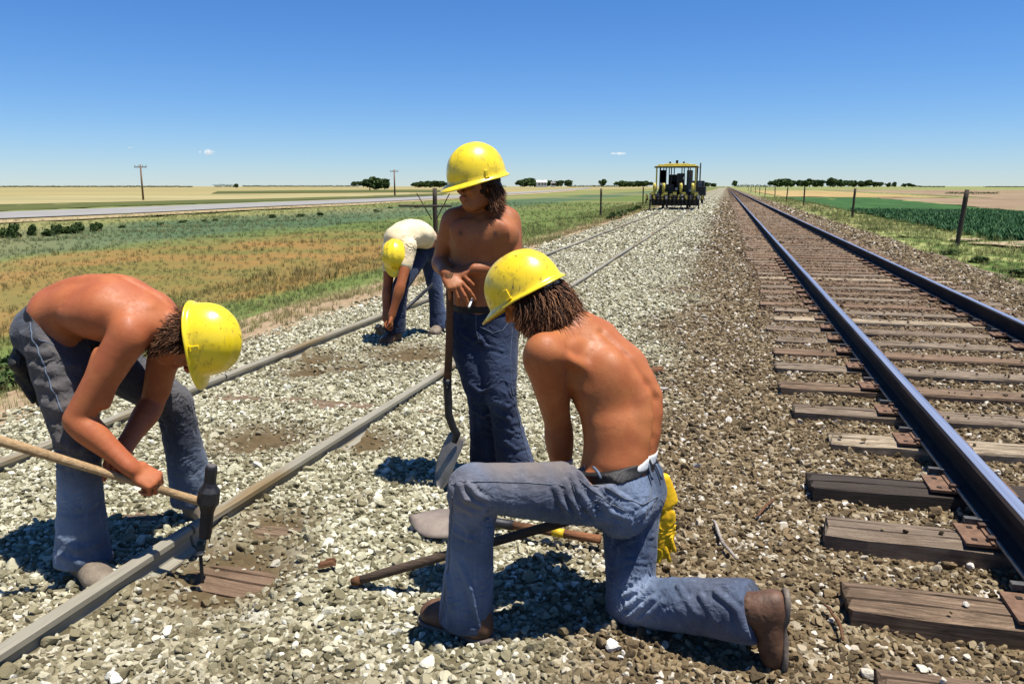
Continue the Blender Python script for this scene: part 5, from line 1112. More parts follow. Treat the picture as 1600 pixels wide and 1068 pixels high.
# spike maul
h0, h1 = SP['h0'], SP['h1']; hd = unit(h1 - h0)
T = empty('spike_maul', h1, 'spike maul with pale wooden handle and black iron head, gripped over the near rail', 'maul')
n = 14; MB().tube([h0 + (h1 - h0) * t for t in np.linspace(0, 1.0, n)], [.0165 + .002 * math.cos(t * 5) for t in np.linspace(0, 1, n)], 14).obj('handle', ash_m, T, True)
md = unit(at(322, 850, 2.86) - at(334, 722, 2.86)); c0 = at(326, 776, 2.865)
v = [(-.127, .0165), (-.118, .019), (-.06, .0185), (-.045, .023), (-.026, .034), (.020, .034), (.038, .026), (.060, .021), (.14, .020), (.166, .0185), (.168, .017)]
MB().tube([c0 + md * a for a, _ in v], [b * 1.22 for _, b in v], 10).obj('head', iron_m, T, False, bevel=.002)
MB().tube([c0 + md * -.1275, c0 + md * -.131], [.0165, .014], 10).obj('striking_face', blade_m, T)
sp = onground(316, 902, .0); o = MB().tube([sp + UPV * t for t in (-.02, .02, .088)], [.008, .0085, .0085], 4).tube([sp + UPV * .088, sp + UPV * .1, sp + UPV * .104], [.009, .017, .012], 8).obj('rail_spike', iron_m); tag(o, 'dark rail spike standing half driven beneath the maul head', 'spike')
# upright shovel held by the standing man
def shovel_blade(name, mat, parent, top, tip, face, width=.23, dish=.035):
    """round-mouth blade from socket to tip; face = the hollow side"""
    top, tip = np.array(top), np.array(tip); a = unit(tip - top); L = np.linalg.norm(tip - top); f = unit(np.array(face) - a * np.dot(face, a)); s_ = np.cross(a, f); V = []; Fc = []; nu, nv = 15, 14
    for j in range(nv + 1):
        t = j / nv; wd = width / 2 * (1 - max(0, (t - .55) / .45) ** 2.4) * (.93 + .07 * min(1, t * 5)) * (1 if t > .02 else .97)
        for i in range(nu + 1):
            u = -1 + 2 * i / nu; dz = -dish * (1 - u * u) * (1 - .45 * t) + .012 * math.sin(t * 3.1) ; crown = -.018 * math.exp(-(u / .18) ** 2) * max(0, 1 - t * 1.8)
            V.append(top + a * (L * t) + s_ * (u * wd) + f * (dz + crown))
    for j in range(nv):
        for i in range(nu): k = j * (nu + 1) + i; Fc.append((k, k + 1, k + nu + 2, k + nu + 1))
    o = mesh(name, V, Fc, mat, parent, True); m_ = o.modifiers.new('t', 'SOLIDIFY'); m_.thickness = .0025; return o
sb = onground(684, 768, -.01); ht = at(702, 426, 3.74)
T = empty('shovel', sb, 'long-handled shovel standing upright under the hands of the standing person', 'shovel')
jn = at(699, 600, 3.765); nk = at(701, 648, 3.765); bt_ = at(714, 678, 3.775)
pts = [ht, ht * .5 + jn * .5 + RGT * .004, jn]; MB().tube([ht * (1 - t) + jn * t + RGT * .006 * math.sin(t * 3.14) for t in np.linspace(0, 1, 9)], [.019, .018, .0175, .0175, .0175, .018, .0185, .019, .0195], 12).obj('handle', brown_h, T, True)
MB().tube([jn - UPV * -.03, jn, (jn + nk) / 2 + RGT * .001, nk, nk * .45 + bt_ * .55 - UPV * .012, bt_, bt_ * .85 + sb * .15], [.0215, .021, .020, .0195, .019, .020, .013], 12).obj('socket', iron_m, T, True)
for q_ in (jn + UPV * .02, jn - UPV * .01): MB().tube([q_ - FWD * .022, q_ - FWD * .026], [.004, .003], 6).obj('rivet', blade_m, T)
shovel_blade('blade', blade_m, T, bt_ - UPV * .012, sb + UPV * .004, unit(-RGT * .90 - FWD * .40), .225, .03)
# cigarette
tp = ST['tips']; c0 = (tp[1] + tp[0]) / 2 + UPV * .012; dd = unit(-UPV * .45 - FWD * .75 - RGT * .2)
T = empty('cigarette', c0, 'white lit cigarette between the fingers of the standing person', 'cigarette'); MB().tube([c0 - dd * .01, c0 + dd * .046], .0052, 8).obj('paper', white_m, T); MB().tube([c0 + dd * .046, c0 + dd * .054], [.005, .0045], 8).obj('ash', simple('ash', (.35, .34, .33)), T); MB().tube([c0 - dd * .026, c0 - dd * .01], .005, 8).obj('filter', simple('filter', (.55, .3, .12)), T)
# wrist watch of the standing man
# bar held by the kneeling man
b0 = onground(553, 916, .03); b0 = at(553, 914, 2.72); b1 = at(905, 808, 2.62); T = empty('pry_bar', b0, 'dark wooden tool handle slanting up into the hands of the kneeling person', 'tool handle')
zg = float(G(b0[0], b0[1])); b0 = b0 + UPV * max(0, zg + .022 - b0[2])
P_ = [b0 * (1 - t) + b1 * t for t in np.linspace(0, 1, 10)]; MB().tube(P_, [.014, .0175, .0175, .017, .017, .0165, .0165, .017, .0175, .017], 12).obj('handle', dark_h, T, True); MB().tube([P_[0] - unit(b1 - b0) * .006, P_[0] + unit(b1 - b0) * .03], [.015, .018], 12).obj('ferrule', brown_h, T, True)
MB().tube([b1 - unit(b1 - b0) * .01, b1 + unit(b1 - b0) * .05], [.019, .012], 10).obj('tip', iron_m, T, True)
# shovel lying behind the planted leg
g0 = onground(655, 812, .02); g1 = onground(748, 824, .03); g2 = onground(938, 851, .04)
T = empty('shovel', g0, 'shovel lying flat on the gravel behind the planted shin, yellow band on its handle', 'shovel')
zz = lambda p, h: np.array((p[0], p[1], float(G(p[0], p[1])) + h))
shovel_blade('blade', blade_r, T, zz(g1, .055), zz(onground(640, 822, .02), .045), unit(-UPV + FWD * .1), .25, .045)
a_, b__ = zz(g1, .06), zz(g2, .052); L_ = lambda t: a_ * (1 - t) + b__ * t
MB().tube([L_(-.03), L_(.10), L_(.3)], [.013, .021, .021], 12).obj('socket', iron_m, T, True); MB().tube([L_(.3), L_(.62)], .018, 12).obj('handle', brown_h, T, True); MB().tube([L_(.62), L_(.715)], .0186, 12).obj('painted_band', simple('yellow_paint', (.75, .5, .02), .5, .3, 30), T, True); MB().tube([L_(.715), L_(1.0)], .018, 12).obj('grip', wood('red_brown_handle', ((.12, .05, .02), (.24, .10, .045), (.33, .15, .07), (.42, .2, .1), (.28, .12, .05))), T, True)
# yellow gloves out of the kneeling man's right back pocket
ym = N('yellow_hide'); yo = ym.obj(); yf = ym.noise(12, 5, .6, yo); ym.bump(ym.noise(20, 5, .6, yo), .5, .008); ym = ym.done(ym.ramp(yf, [(.3, (.62, .33, .005)), (.65, (.80, .50, .01))]), .7, .3)
gl = at(1038, 760, 2.60); T = empty('work_glove', gl, 'yellow leather work gloves hanging from the kneeling person’s belt', 'gloves')
g = Vol(np.array([at(1000, 910, 2.4), at(1090, 735, 2.9), at(1000, 735, 2.9)]).min(0) - .03, np.array([at(1000, 910, 2.4), at(1090, 735, 2.9), at(1090, 735, 2.5)]).max(0) + .03, .0052)
nrm_ = unit(-FWD * .8 + RGT * .4); sd_ = unit(np.cross(UPV, nrm_))
g.cap(at(1036, 748, 2.60), at(1046, 788, 2.60), .020, .013, .01, sd_, 1.3, 3.0); g.chain([at(1044, 800, 2.60), at(1036, 835, 2.61), at(1032, 868, 2.61)], [.015, .017, .015], .012, w=sd_, q=[1.8, 2.7, 2.5])
for k, (a, b) in enumerate((((1018, 865), (1018, 893)), ((1028, 868), (1030, 888)), ((1040, 862), (1046, 876)), ((1044, 835), (1054, 860)))): g.cap(at(a[0], a[1] - 6, 2.60), at(b[0], b[1], 2.60), .011, .009, .004)
g.folds(at(1030, 840, 2.6), UPV + .5 * sd_, .03, .004, .1, .8, 2, nrm_); g.obj('glove', ym, T)
# lining bar of the man at the back
q0, q1 = at(676, 444, 7.85), at(597, 516, 7.32); T = empty('lining_bar', q1, 'long dark steel bar held low by the bending person', 'steel bar'); MB().tube([q0, q1], [.016, .02], 10).obj('bar', iron_m, T, True); MB().box(at(593, 515, 7.3), (.06, .05, .10), frame_of(q1 - q0)).obj('foot', iron_m, T, bevel=.008)
# debris: sticks, splinters and scrap between the tracks
def stick(px, py, L, ang, r_, label, mat, name='stick', bend=.08, seed=0):
    p = onground(px, py, .02); p[2] = float(G(p[0], p[1])) + .03; d = np.array((math.cos(ang), math.sin(ang), 0)); s_ = np.array((-d[1], d[0], 0)); rr_ = random.Random(seed)
    P = [p + d * L * (t - .5) + s_ * bend * L * math.sin(t * 3 + seed) + UPV * rr_.uniform(-.004, .006) for t in np.linspace(0, 1, 9)]
    o = MB().tube([q_ - p for q_ in P], [r_ * (.5 + .6 * math.sin(.3 + 2.5 * t)) * rr_.uniform(.8, 1.15) for t in np.linspace(0, 1, 9)], 7).obj(name, mat, None, True); o.location = p; tag(o, label, 'stick'); return o
driftm = wood('bleached_wood', ((.2, .18, .15), (.40, .36, .31), (.55, .51, .45), (.65, .61, .55), (.45, .40, .35)))
stick(1132, 850, .36, R(112), .007, 'thin crooked twig lying right of the kneeling person, below the creosoted tie', driftm, seed=1); stick(1010, 612, .30, R(18), .013, 'bleached driftwood splinter beside the bare back of the kneeling person', driftm, seed=2); stick(1300, 985, .22, R(100), .005, 'short brown twig near the boot of the kneeling person', brown_h, seed=3)
stick(1196, 800, .24, R(60), .006, 'thin dark twig left of the second bare sleeper end', brown_h, seed=5)
for (px, py, sx, sy, rz, lb) in ((511, 886, .07, .03, .5, 'small orange-brown wood chip left of the kneeling person'), (1022, 580, .16, .07, .4, 'broken brown bark piece behind the kneeling person’s shoulder')):
    p = onground(px, py, .03); p[2] = float(G(p[0], p[1])) + .032; m_ = MB(); m_.box((0, 0, 0), (sx, sy, .018), None, .3).box((sx * .2, sy * .3, .006), (sx * .7, sy * .5, .016), None, .4); o = m_.obj('wood_chip', brown_h, None, bevel=.003); o.location = p; o.rotation_euler = (.1, -.08, rz); tag(o, lb, 'wood chip')
# ================================================================== fences, poles, machine, trees, buildings
post_m = wood('fence_post_wood', ((.02, .016, .013), (.05, .04, .03), (.09, .07, .055), (.13, .105, .08), (.07, .055, .04)))
wire_m = simple('fence_wire', (.10, .09, .08), .6, .3)
def post(p, h, lean, r_, label, group):
    z = float(far_G(np.array(p[0]), np.array(p[1]))); T = empty('fence_post', (p[0], p[1], z), label, 'fence post', group); m_ = MB(); rr_ = random.Random(int(p[1] * 10)); n = 8
    m_.tube([(lean[0] * t * h + rr_.uniform(-.006, .006), lean[1] * t * h, -.2 + (h + .2) * t) for t in np.linspace(0, 1, n)], [r_ * rr_.uniform(.92, 1.08) for _ in range(n)], 9)
    m_.obj('post', post_m, T, True, world=False)
    for k in range(3):
        t = (.45, .7, .92)[k]; MB().tube([(lean[0] * t * h - r_ - .002, -.02 + lean[1] * t * h, h * t), (lean[0] * t * h - r_ - .002, .02 + lean[1] * t * h, h * t)], .005, 5).obj('staple', wire_m, T, False, world=False)
    return T
def fence_line(xf, ys_, labels, group, h=1.62, r_=.065, leans=None):
    tops = []
    for k, y in enumerate(ys_):
        x = xf + (.12 * math.sin(k * 2.1)); ln = leans.get(k, (.03 * math.sin(k * 1.7), .02 * math.cos(k * 3))) if leans else (0, 0); post((x, y), h * (1 + .04 * math.sin(k * 5)), ln, r_, labels[k], group)
        tops.append((x, y, float(far_G(np.array(x), np.array(y)))))
    T = empty('fence_wire', tops[0], 'thin sagging fence wires strung along ' + group, 'fence wire')
    for fz in (.55, 1.0, 1.42):
        P = []
        for a, b in zip(tops[:-1], tops[1:]):
            for t in np.linspace(0, 1, 6, endpoint=False): P.append(((a[0] + (b[0] - a[0]) * t) - .07, a[1] + (b[1] - a[1]) * t, a[2] + fz - .05 * math.sin(t * math.pi)))
        MB().tube(P, .0022, 4).obj('wire', wire_m, T)
ordn = ['nearest', 'second', 'third', 'fourth', 'fifth', 'sixth', 'seventh', 'eighth', 'ninth', 'tenth']
ysr = [26.0, 47.2, 73.5, 96, 120, 146, 172, 200, 230, 262]
lab = ['dark leaning fence post at the edge of the green crop, nearest on the right'] + ['dark fence post right of the main track, %s counted from the nearest' % ordn[k] for k in range(1, 10)]
fence_line(6.6, ysr, lab, 'fence posts along the right side', leans={0: (.085, .01), 1: (.03, 0), 2: (.0, .02), 3: (.05, 0), 4: (-.03, 0)})
ysl = [21.0 - 5.5 + 0 * k for k in range(0)]
pl = [at(706, 330, 22.3), at(934, 330, 48), at(1006, 320, 75)]
fence_line(-7.3, [19.8, 48, 75.5, 104, 134, 168], ['fence post with cross brace behind the head of the standing person'] + ['slim dark fence post in the grass between the standing person and the track machine'] + ['fence post just left of the yellow track machine'] + ['fence post far left of the track, %s from the braced post' % k for k in ('third', 'fourth', 'fifth')], 'fence posts along the left side', h=1.75, r_=.06)
p = (-7.3, 19.8, float(far_G(np.array(-7.3), np.array(19.8)))); T = empty('fence_brace', (p[0], p[1] - .15, p[2]), 'horizontal brace rails beside the post behind the standing person', 'fence brace')
MB().tube([(p[0] - .95, p[1] - .15, p[2] + 1.30), (p[0] + .5, p[1] - .12, p[2] + 1.30)], .03, 7).obj('rail', post_m, T)
for sx_ in (-1, 1): MB().tube([(p[0] + sx_ * .06, p[1] - .1, p[2] + .95), (p[0] + sx_ * .45, p[1] - .13, p[2] + 1.62)], .014, 5).obj('strut', post_m, T)
# utility poles
pole_m = wood('pole_wood', ((.08, .05, .03), (.16, .10, .06), (.22, .14, .09), (.28, .19, .12), (.18, .11, .07)))
def pole(px, pyb, pyt, label, r_=.14):
    b = onground(px, pyb, -.42); u, v_ = px - 800, pyt - 534; d = b @ FWD; t = at(px, pyt, d); h = t[2] - b[2]; T = empty('utility_pole', b, label, 'utility pole', 'wooden utility poles along the far road')
    MB().tube([(0, 0, -.3), (0, 0, h)], [r_, r_ * .7], 10).obj('pole', pole_m, T, True, world=False); MB().box((0, 0, h - .35), (1.7, .1, .12), np.stack([RGT, FWD, UPV], 1)).obj('crossarm', pole_m, T, world=False)
    for s_ in (-.75, -.3, .3, .75): q_ = RGT * s_ + UPV * (h - .22); MB().tube([q_, q_ + UPV * .16], [.05, .03], 6).obj('insulator', wire_m, T, world=False)
    return b + UPV * (h - .1)
pa = pole(224, 313, 257, 'tall wooden utility pole left, above the stooping person'); pb = pole(617, 306, 265, 'wooden utility pole right of the big round tree clump', .17)
# the track machine on the siding
yel_m = simple('machine_yellow', (.78, .62, .10), .45, .35, 6, .5); blk = simple('machine_black', (.018, .017, .016), .6, .5, 5, .4); gry = simple('machine_grey', (.20, .19, .17), .6, .4, 7, .4); glass_m = N('tinted_glass'); glass_m.b.inputs['Transmission Weight'].default_value = .9; glass_m = glass_m.done((.4, .5, .5), .05, .5)
wh_g = simple('gauge_white', (.7, .68, .6), .6)
def machine():
    y0 = 51.5; T = empty('track_machine', (-3.05, y0, .06), 'yellow-roofed track maintenance machine standing on the siding', 'track machine'); W = lambda x, y, z: (x, y, z)
    def B(name, parts, mat, par=T, bev=0):
        m_ = MB(); [m_.box(c, s_) for c, s_ in parts]; return m_.obj(name, mat, par, world=False, bevel=bev)
    roof = B('roof', [((0, 1.4, 2.62), (2.62, 3.2, .07)), ((0, 1.4, 2.70), (2.3, 2.9, .09)), ((0, 1.4, 2.77), (1.5, 2.4, .06))], yel_m, bev=.02); B('lamp', [((0, .4, 2.90), (.14, .14, .20))], blk, roof); B('lamp', [((-.42, .3, 2.86), (.12, .12, .1))], blk, roof); B('lamp', [((.42, .3, 2.86), (.12, .12, .1))], blk, roof); B('roof_edge', [((0, -.22, 2.56), (2.7, .05, .06))], blk, roof)
    for x in (-1.2, -.98, -.62, -.30, .34, .72, 1.18):
        for y in (0, 2.8): B('post', [((x, y, 1.85), (.09 if abs(x) > 1 else .06, .08, 1.45))], blk if abs(x) < 1.1 or y > 0 else yel_m)
    B('control_cabinet', [((.28, .3, 1.55), (.46, .6, 1.3))], blk, bev=.03); B('rear_cabinet', [((-.25, 1.9, 1.6), (.6, .5, 1.1))], blk, bev=.03); B('side_panel', [((.78, 1.2, 1.7), (.34, 1.0, 1.4))], gry); B('dashboard', [((-.55, .1, 1.32), (.9, .3, .42))], blk, bev=.03); B('tool_box', [((-.8, -.1, 1.08), (.5, .3, .3))], blk)
    for x, z in ((-.9, 1.55), (-.68, 1.52), (.5, 1.9), (.05, 1.25), (.9, 1.15)): B('gauge', [((x, -.1, z), (.13, .05, .15))], wh_g); B('window', [((-.8, .05, 1.95), (.32, .02, .9))], glass_m); B('seat', [((-.1, .8, 1.45), (.4, .4, .5))], gry)
    B('chassis', [((0, 1.8, .72), (2.5, 4.8, .22)), ((0, 1.8, .95), (2.3, 3.6, .25))], blk, bev=.02); B('underframe', [((0, .3, .58), (2.9, .9, .7))], blk); B('engine_hood', [((0, 2.3, 1.25), (1.6, 1.6, .5))], yel_m)
    r_ = random.Random(8)
    for x in (-1.28, -.72, .34, 1.05):
        c = MB().tube([(x, -.35, .95), (x, -.35, 1.3), (x, -.35, 1.42), (x, -.35, 1.60)], [.075, .095, .10, .075], 12).obj('hydraulic_cylinder', yel_m, T, True, world=False); MB().tube([(x, -.35, .55), (x, -.35, .97)], .04, 8).obj('piston', gry, c, world=False)
    for k in range(15):
        x = -1.72 + k * .243; h_ = r_.uniform(.28, .5); m_ = MB(); m_.box((x, -.55 + r_.uniform(-.1, .1), .72), (.13, .2, h_)).box((x + r_.uniform(-.03, .03), -.7, .5), (.07, .12, .3)); wh = m_.obj('work_head', blk, T, world=False, bevel=.01)
        MB().box((x + r_.uniform(-.04, .04), -.72 + r_.uniform(-.03, .03), .80 + r_.uniform(-.08, .12)), (.13, .08, .17)).tube([(x, -.72, .62), (x, -.72, .70)], .05, 8).obj('valve', (yel_m, wh_g, yel_m, gry)[k % 4], wh, world=False)
        MB().tube([(x, -.74, .95), (x + .08, -.80, .75), (x + .12, -.74, .55)], .018, 6).obj('hose', blk, wh, world=False)
    for x in (-.75, .75):
        for y in (.1, 3.6):
            w_ = MB().tube([(x - .06, y, .38), (x + .06, y, .38)], .36, 22).obj('wheel', blk, T, world=False); MB().tube([(x - .075, y, .38), (x + .075, y, .38)], .14, 12).obj('hub', gry, w_, world=False)
    for x in (-.55, 0, .55, -1.35, 1.3): B('side_guard', [((x, -.80, .98), (.22, .05, .16))], yel_m)
    B('tool_frame', [((-1.5, -.6, .35), (.08, .12, .7)), ((1.45, -.6, .35), (.08, .12, .7)), ((0, -.62, .32), (1.1, .06, .06)), ((-.45, -.62, .16), (.06, .06, .3)), ((.4, -.62, .16), (.06, .06, .3)), ((0, -.62, .08), (1.0, .05, .05))], blk)
    B('exhaust', [((1.42, 1.0, 2.3), (.08, .08, 1.1))], gry)
    T2 = empty('track_machine', (-2.75, 72, .06), 'dark second track machine behind the yellow-roofed one', 'track machine'); B('body', [((.1, 0, 1.0), (1.9, 3, .8)), ((.25, .2, 1.6), (1.3, 2.4, .55))], blk, T2, .03); B('windscreen', [((.5, -1.02, 1.6), (.5, .02, .35))], gry, T2); 
    for x in (-.75, .75): MB().tube([(x - .06, -1, .38), (x + .06, -1, .38)], .36, 18).obj('wheel', blk, T2, world=False)
machine()
ORD = ['first', 'second', 'third', 'fourth', 'fifth', 'sixth', 'seventh', 'eighth', 'ninth', 'tenth', 'eleventh', 'twelfth', '13th', '14th', '15th', '16th', '17th', '18th', '19th', '20th', '21st', '22nd', '23rd']
_cnt = {}
def numbered(lb):
    if not lb.endswith('#'): return lb
    k = _cnt.get(lb, 0); _cnt[lb] = k + 1; return lb[:-1].strip() + ', ' + ORD[k] + ' from its left'
# trees, hedges far away: trunks with crowns of many small leaf faces
leaf_m = N('tree_leaves'); lr = leaf_m.noise(.5, 3, .6, leaf_m.pos()); lf = leaf_m.noise(4, 3, .6, leaf_m.pos()); leaf_m = leaf_m.done(leaf_m.mix(lr, leaf_m.mix(lf, (.018, .04, .012), (.05, .085, .02)), leaf_m.mix(lf, (.04, .07, .018), (.10, .14, .035))), .8, .2)
bark_m = simple('bark', (.06, .045, .03), .9, .3)
def crown_mesh(seed, nl=900, wide=1.0, lo=.24, leaf=.045):
    """unit crown: z 0..1, about `wide` across"""
    r = np.random.default_rng(seed); nb = 14; C_ = np.stack([r.uniform(-.30, .30, nb) * wide, r.uniform(-.30, .30, nb) * wide, r.uniform(lo, .80, nb)], 1); Rr_ = r.uniform(.17, .27, nb) * (1.15 - .4 * C_[:, 2])
    k = r.integers(0, nb, nl); d = r.normal(size=(nl, 3)); d /= np.linalg.norm(d, axis=1)[:, None]; p = C_[k] + d * (Rr_[k] * r.uniform(.55, 1.05, nl) ** .5)[:, None] * np.array([wide ** .5, wide ** .5, .85])
    a = r.normal(size=(nl, 3)); a /= np.linalg.norm(a, axis=1)[:, None]; b = np.cross(a, r.normal(size=(nl, 3))); b /= np.linalg.norm(b, axis=1)[:, None]; s_ = (leaf * r.uniform(.6, 1.4, nl))[:, None]
    V = np.stack([p - a * s_ - b * s_ * .6, p + a * s_ - b * s_ * .6, p + a * s_ * .8 + b * s_, p - a * s_ * .6 + b * s_], 1).reshape(-1, 3); me = bpy.data.meshes.new('crown'); me.from_pydata(V.tolist(), [], np.arange(nl * 4).reshape(-1, 4).tolist()); me.materials.append(leaf_m); me.update(); return me
crowns = [crown_mesh(k, 1100, (1.0, 1.3, .9, 1.15)[k % 4], leaf=.06) for k in range(6)]
trunk_me = MB().tube([(0, 0, -.02), (0, 0, .25), (.02, .0, .5)], [.035, .026, .014], 7).tube([(0, 0, .22), (.14, .05, .5)], [.018, .008], 5).tube([(0, 0, .2), (-.13, -.06, .48)], [.018, .008], 5).obj('tmp', bark_m).data; bpy.data.objects.remove(bpy.data.objects['tmp'])
def tree(px, pyb, pyt, d, label, group, wide=1.0, k=0, name='tree'):
    b = at(px, pyb, d); h = at(px, pyt, d)[2] - b[2]; T = empty(name, b, numbered(label), 'tree', group); c = link('crown', crowns[k % 6], T); c.scale = (h * wide, h * wide, h); c.rotation_euler = (0, 0, k * 1.7); t_ = link('trunk', trunk_me, T); t_.scale = (h * wide, h * wide, h)
G1 = 'trees of the clump beside the utility pole'
for k, (px, t, w_, lb) in enumerate(((578, 275, 1.25, 'pale left tree of the round clump beside the utility pole'), (589, 277, 1.1, 'middle tree of the round clump beside the utility pole'), (601, 278, 1.2, 'right tree of the round clump beside the utility pole'))): tree(px, 297 - k * .6, t, 330 + k * 8, lb, G1, w_, k)
for k, px in enumerate((553, 561, 568)): tree(px, 290.5, 283 - k * .4, 620, ('low dark tree left of the round clump', 'second low dark tree left of the round clump', 'low dark tree touching the round clump')[k], G1, 1.5, k + 2)
for k, (px, t) in enumerate(((649, 284), (656, 282.5), (664, 283), (671, 281.5), (679, 282.5), (687, 281), (694, 282.5))): tree(px, 293, t, 560 + k * 3, 'dark tree between the right utility pole and the standing person #', 'trees behind the second utility pole', 1.6, k)
for k, (px, t) in enumerate(((813, 280), (820, 278), (828, 277), (835, 279.5), (842, 280.5), (855, 280), (862, 281.5), (870, 282), (877, 281), (887, 280))): tree(px, 292 - (0 if px < 850 else .5), t, 520 + (k % 3) * 6, 'dark tree of the farmhouse group, right of the standing person #', 'trees around the white farmhouse', 1.35, k)
tree(942, 290.5, 279, 480, 'small lone round tree on the horizon left of the track machine', None, 1.0, 1)
for k, (px, t) in enumerate(((968, 281.5), (975, 282.5), (983, 282.8), (990, 283), (997, 282.5), (1004, 281.5), (1011, 282), (1100, 284), (1107, 285), (1114, 285.5))): tree(px, 292, t, 560 + k * 5, 'low dark tree in the row behind the track machine #', 'trees behind the track machine', 1.7, k)
for k, (px, t, w_) in enumerate(((1209, 280, 1.5), (1218, 278.5, 1.4), (1227, 278, 1.3), (1236, 280, 1.2), (1247, 283.5, 1.2), (1257, 280, 1.4), (1265, 278.5, 1.3), (1273, 280, 1.3), (1284, 280.5, 1.3), (1297, 276, 1.1), (1308, 279, 1.1), (1315, 280.5, 1.1), (1325, 281.5, 1.3), (1334, 281, 1.3), (1345, 281.5, 1.3), (1352, 282, 1.3), (1358, 280, 1.1), (1366, 283, 1.4), (1374, 284, 1.5), (1388, 284.5, 1.0), (1397, 283.5, 1.0), (1412, 286, 1.2), (1420, 285.5, 1.6), (1426, 287, 1.4))): tree(px, 292.3, t, 430 + (k % 4) * 7, 'dark round tree in the row on the right horizon #' if px not in (1297, 1420) else ('tallest dark round tree in the right horizon row' if px == 1297 else 'low dark rounded tree at the right end of the horizon row'), 'trees on the right horizon', w_, k)
tree(369, 293.3, 286.5, 300, 'small dark bush tree on the left horizon', None, 1.4, 2); tree(1148, 291.5, 281, 700, 'tiny tree beside the far end of the main track', None, .8, 3)
# hedge lines on the horizon that read as one mass
def hedge(x0, x1, pyb, h, d, name='distant_woods'):
    pts_ = np.arange(x0, x1, 1.6); V = []; Fc = []; r = random.Random(int(x0))
    for px in pts_:
        c = at(px, pyb, d * r.uniform(.98, 1.02)); hh = d / 1240 * h * r.uniform(.45, 1.1)
        for _ in range(18):
            q_ = c + RGT * r.gauss(0, d / 1240 * 1.2) + UPV * r.uniform(0, hh); s_ = d / 1240 * .55; a = unit((r.gauss(0, 1), r.gauss(0, 1), r.gauss(0, 1))); b = unit(np.cross(a, (r.gauss(0, 1), r.gauss(0, 1), 1))); i = len(V); V += [q_ - a * s_, q_ + b * s_, q_ + a * s_, q_ - b * s_]; Fc.append((i, i + 1, i + 2, i + 3))
    o = mesh(name, V, Fc, leaf_m); o['kind'] = 'stuff'
hedge(0, 300, 292.2, 2.2, 1100); hedge(335, 364, 292, 4, 800); hedge(380, 560, 291.6, 2.0, 1300); hedge(700, 790, 292, 3.0, 900); hedge(890, 1000, 291.8, 2.5, 1100); hedge(1150, 1205, 292, 4, 800); hedge(1430, 1475, 292.2, 2.0, 1100); hedge(1540, 1600, 292.2, 1.2, 1500)
hedge(1478, 1560, 302.8, 3.5, 190, 'weed_row'); 
# farm buildings
wh_m = simple('white_paint', (.75, .74, .70), .8, .12, 1.0)
def building(px, pyb, d, w_, dp, h, rh, label, roofm):
    b = at(px, pyb, d); T = empty('farmhouse', b, label, 'house'); T.rotation_euler = (0, 0, R(20)); MB().box((0, 0, h / 2 - .2), (w_, dp, h + .4)).obj('wall', wh_m, T, world=False); m_ = MB()
    m_.add([(-w_ / 2 - .3, -dp / 2 - .4, h - .1), (w_ / 2 + .3, -dp / 2 - .4, h - .1), (w_ / 2 + .3, dp / 2 + .4, h - .1), (-w_ / 2 - .3, dp / 2 + .4, h - .1), (-w_ / 2 - .3, 0, h + rh), (w_ / 2 + .3, 0, h + rh)], [(0, 1, 5, 4), (2, 3, 4, 5), (0, 4, 3), (1, 2, 5), (0, 3, 2, 1)]).obj('roof', roofm, T, world=False)
    for x in (-w_ * .28, w_ * .05, w_ * .32): MB().box((x, -dp / 2 - .02, h * .55), (.9, .06, 1.1)).obj('window', blk, T, world=False)
building(846, 291.2, 505, 6.2, 5, 2.6, 1.2, 'white farmhouse among dark trees on the horizon', wh_m); building(864, 291, 506, 2.5, 3, 2, .8, 'small pale shed right of the white farmhouse', gry)
# weeds and shrubs in the field
def shrub(px, py, h, w_, label, group, k, z=-.4):
    b = onground(px, py, z); b[2] = float(far_G(b[0], b[1])) - .02; T = empty('weed_clump', b, numbered(label), 'weed', group); c = link('leaves', crowns[k % 6], T); c.scale = (w_ * .8, w_ * .8, h * .95); c.location = (0, 0, -h * .15); c.rotation_euler = (0, 0, k * 1.3); s_ = link('stem', trunk_me, T); s_.scale = (w_ * .5, w_ * .5, h)
for k, (px, py, h, w_) in enumerate(((6, 371, .45, .7), (20, 372, .75, .6), (52, 368, .62, .5), (74, 369, .4, .6), (88, 367, .58, .55), (101, 366, .45, .4), (114, 366, .5, .5), (123, 365, .62, .45), (145, 363, .5, .4), (154, 362, .55, .4))): shrub(px, py, h, w_, 'dark weed in the row below the road #' if k not in (1,) else 'largest dark weed clump in the row at the far left', 'dark weeds below the road', k)
for k, (px, py, h, w_) in enumerate(((190, 357, .35, .6), (250, 352, .35, .7), (285, 349, .4, .6), (320, 346, .35, .5), (336, 345, .35, .5), (425, 341, .5, .9), (470, 339, .45, .9), (500, 338, .5, .9), (588, 331, .5, .7), (610, 326, .4, .8), (650, 325, .4, .6))): shrub(px, py, h * .62, w_ * .7, 'green weed clump in the field left of the standing person #', 'green weed clumps in the field', k + 3)
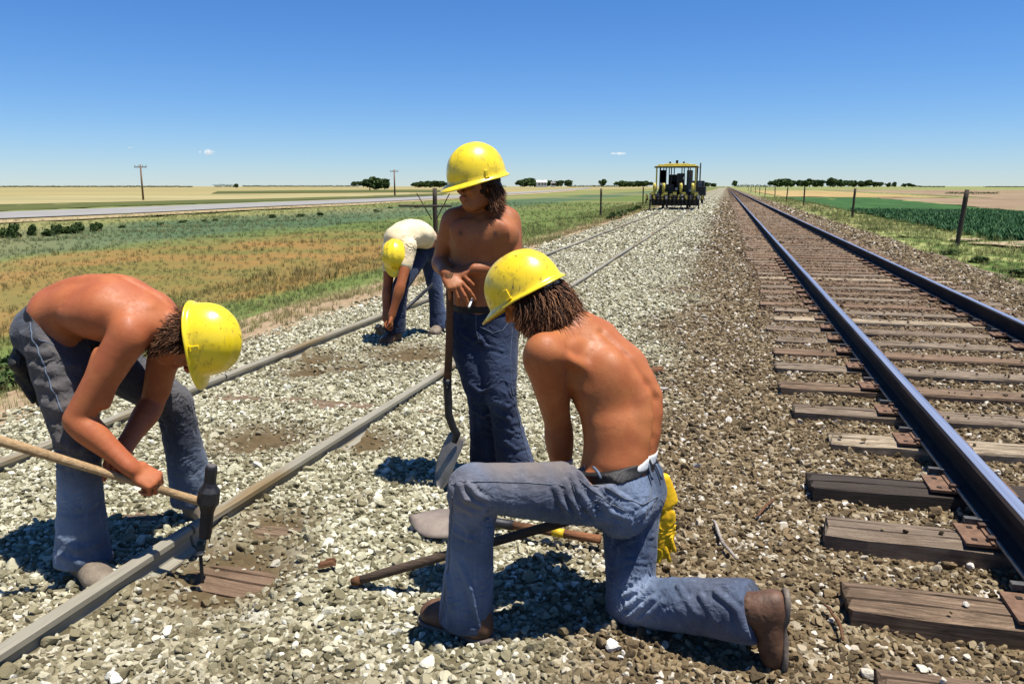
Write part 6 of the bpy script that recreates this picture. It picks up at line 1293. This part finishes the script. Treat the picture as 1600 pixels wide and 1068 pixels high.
for k, (px, py, h, w_) in enumerate(((1364, 360, .30, .4), (1485, 400, .32, .5), (1530, 412, .35, .6), (1408, 372, .25, .4), (1590, 435, .35, .6))): shrub(px, py, h * .6, w_, ('dark small weed on the verge, left of the leaning post', 'dark weed at the verge just below the leaning fence post', 'dark weed on the verge right of the leaning fence post', 'small weed on the verge halfway to the leaning post', 'weed on the verge at the right picture edge')[k], None, k, -.2)
for k, (px, py) in enumerate(((985, 330), (970, 337), (996, 326), (958, 343))): shrub(px, py, .5, 1.0, 'green weed clump on the bank by the yellow machine #', 'weeds on the bank by the machine', k, -.2)
for k, (px, py) in enumerate(((5, 600), (22, 585), (50, 575), (12, 560))): shrub(px, py, .26, .5, 'low bluish weed behind the stooping person’s legs #', 'low weeds behind the stooping person', k, -.2)
# small clouds
cm_ = bpy.data.materials.new('cloud'); cm_.use_nodes = True; t_ = cm_.node_tree; t_.nodes.clear(); vo = t_.nodes.new('ShaderNodeVolumePrincipled'); vo.inputs['Density'].default_value = .05; vo.inputs['Color'].default_value = (1, 1, 1, 1); vo.inputs['Anisotropy'].default_value = .2; oo = t_.nodes.new('ShaderNodeOutputMaterial'); t_.links.new(vo.outputs[0], oo.inputs['Volume'])
def cloud(px, py, w_, h_, label, d=4200):
    c = at(px, py, d); r = random.Random(int(px)); bm = bmesh.new()
    for k in range(7):
        x = r.uniform(-.5, .5); q_ = bmesh.ops.create_icosphere(bm, subdivisions=3, radius=1.0)['verts']; s_ = r.uniform(.25, .5) * (1 - abs(x))
        for v_ in q_: n_ = 1 + .12 * math.sin(v_.co.x * 7 + k) * math.cos(v_.co.z * 9); v_.co = Vector((v_.co.x * w_ * .5 * s_ * 1.3 * n_ + x * w_, v_.co.y * w_ * .4 * s_, v_.co.z * h_ * s_ * n_ + r.uniform(-.1, .15) * h_))
    me = bpy.data.meshes.new('cloud'); bm.to_mesh(me); bm.free(); me.materials.append(cm_); o = link('cloud', me); o.location = c; o.rotation_euler = (0, 0, R(YAW)); tag(o, label, 'cloud')
cloud(323, 238, 72, 38, 'small white cloud above the left horizon'); cloud(968, 240, 80, 20, 'thin faint white cloud left of the track machine roof'); cloud(203, 231, 26, 16, 'faintest tiny cloud at the upper left of the pole')
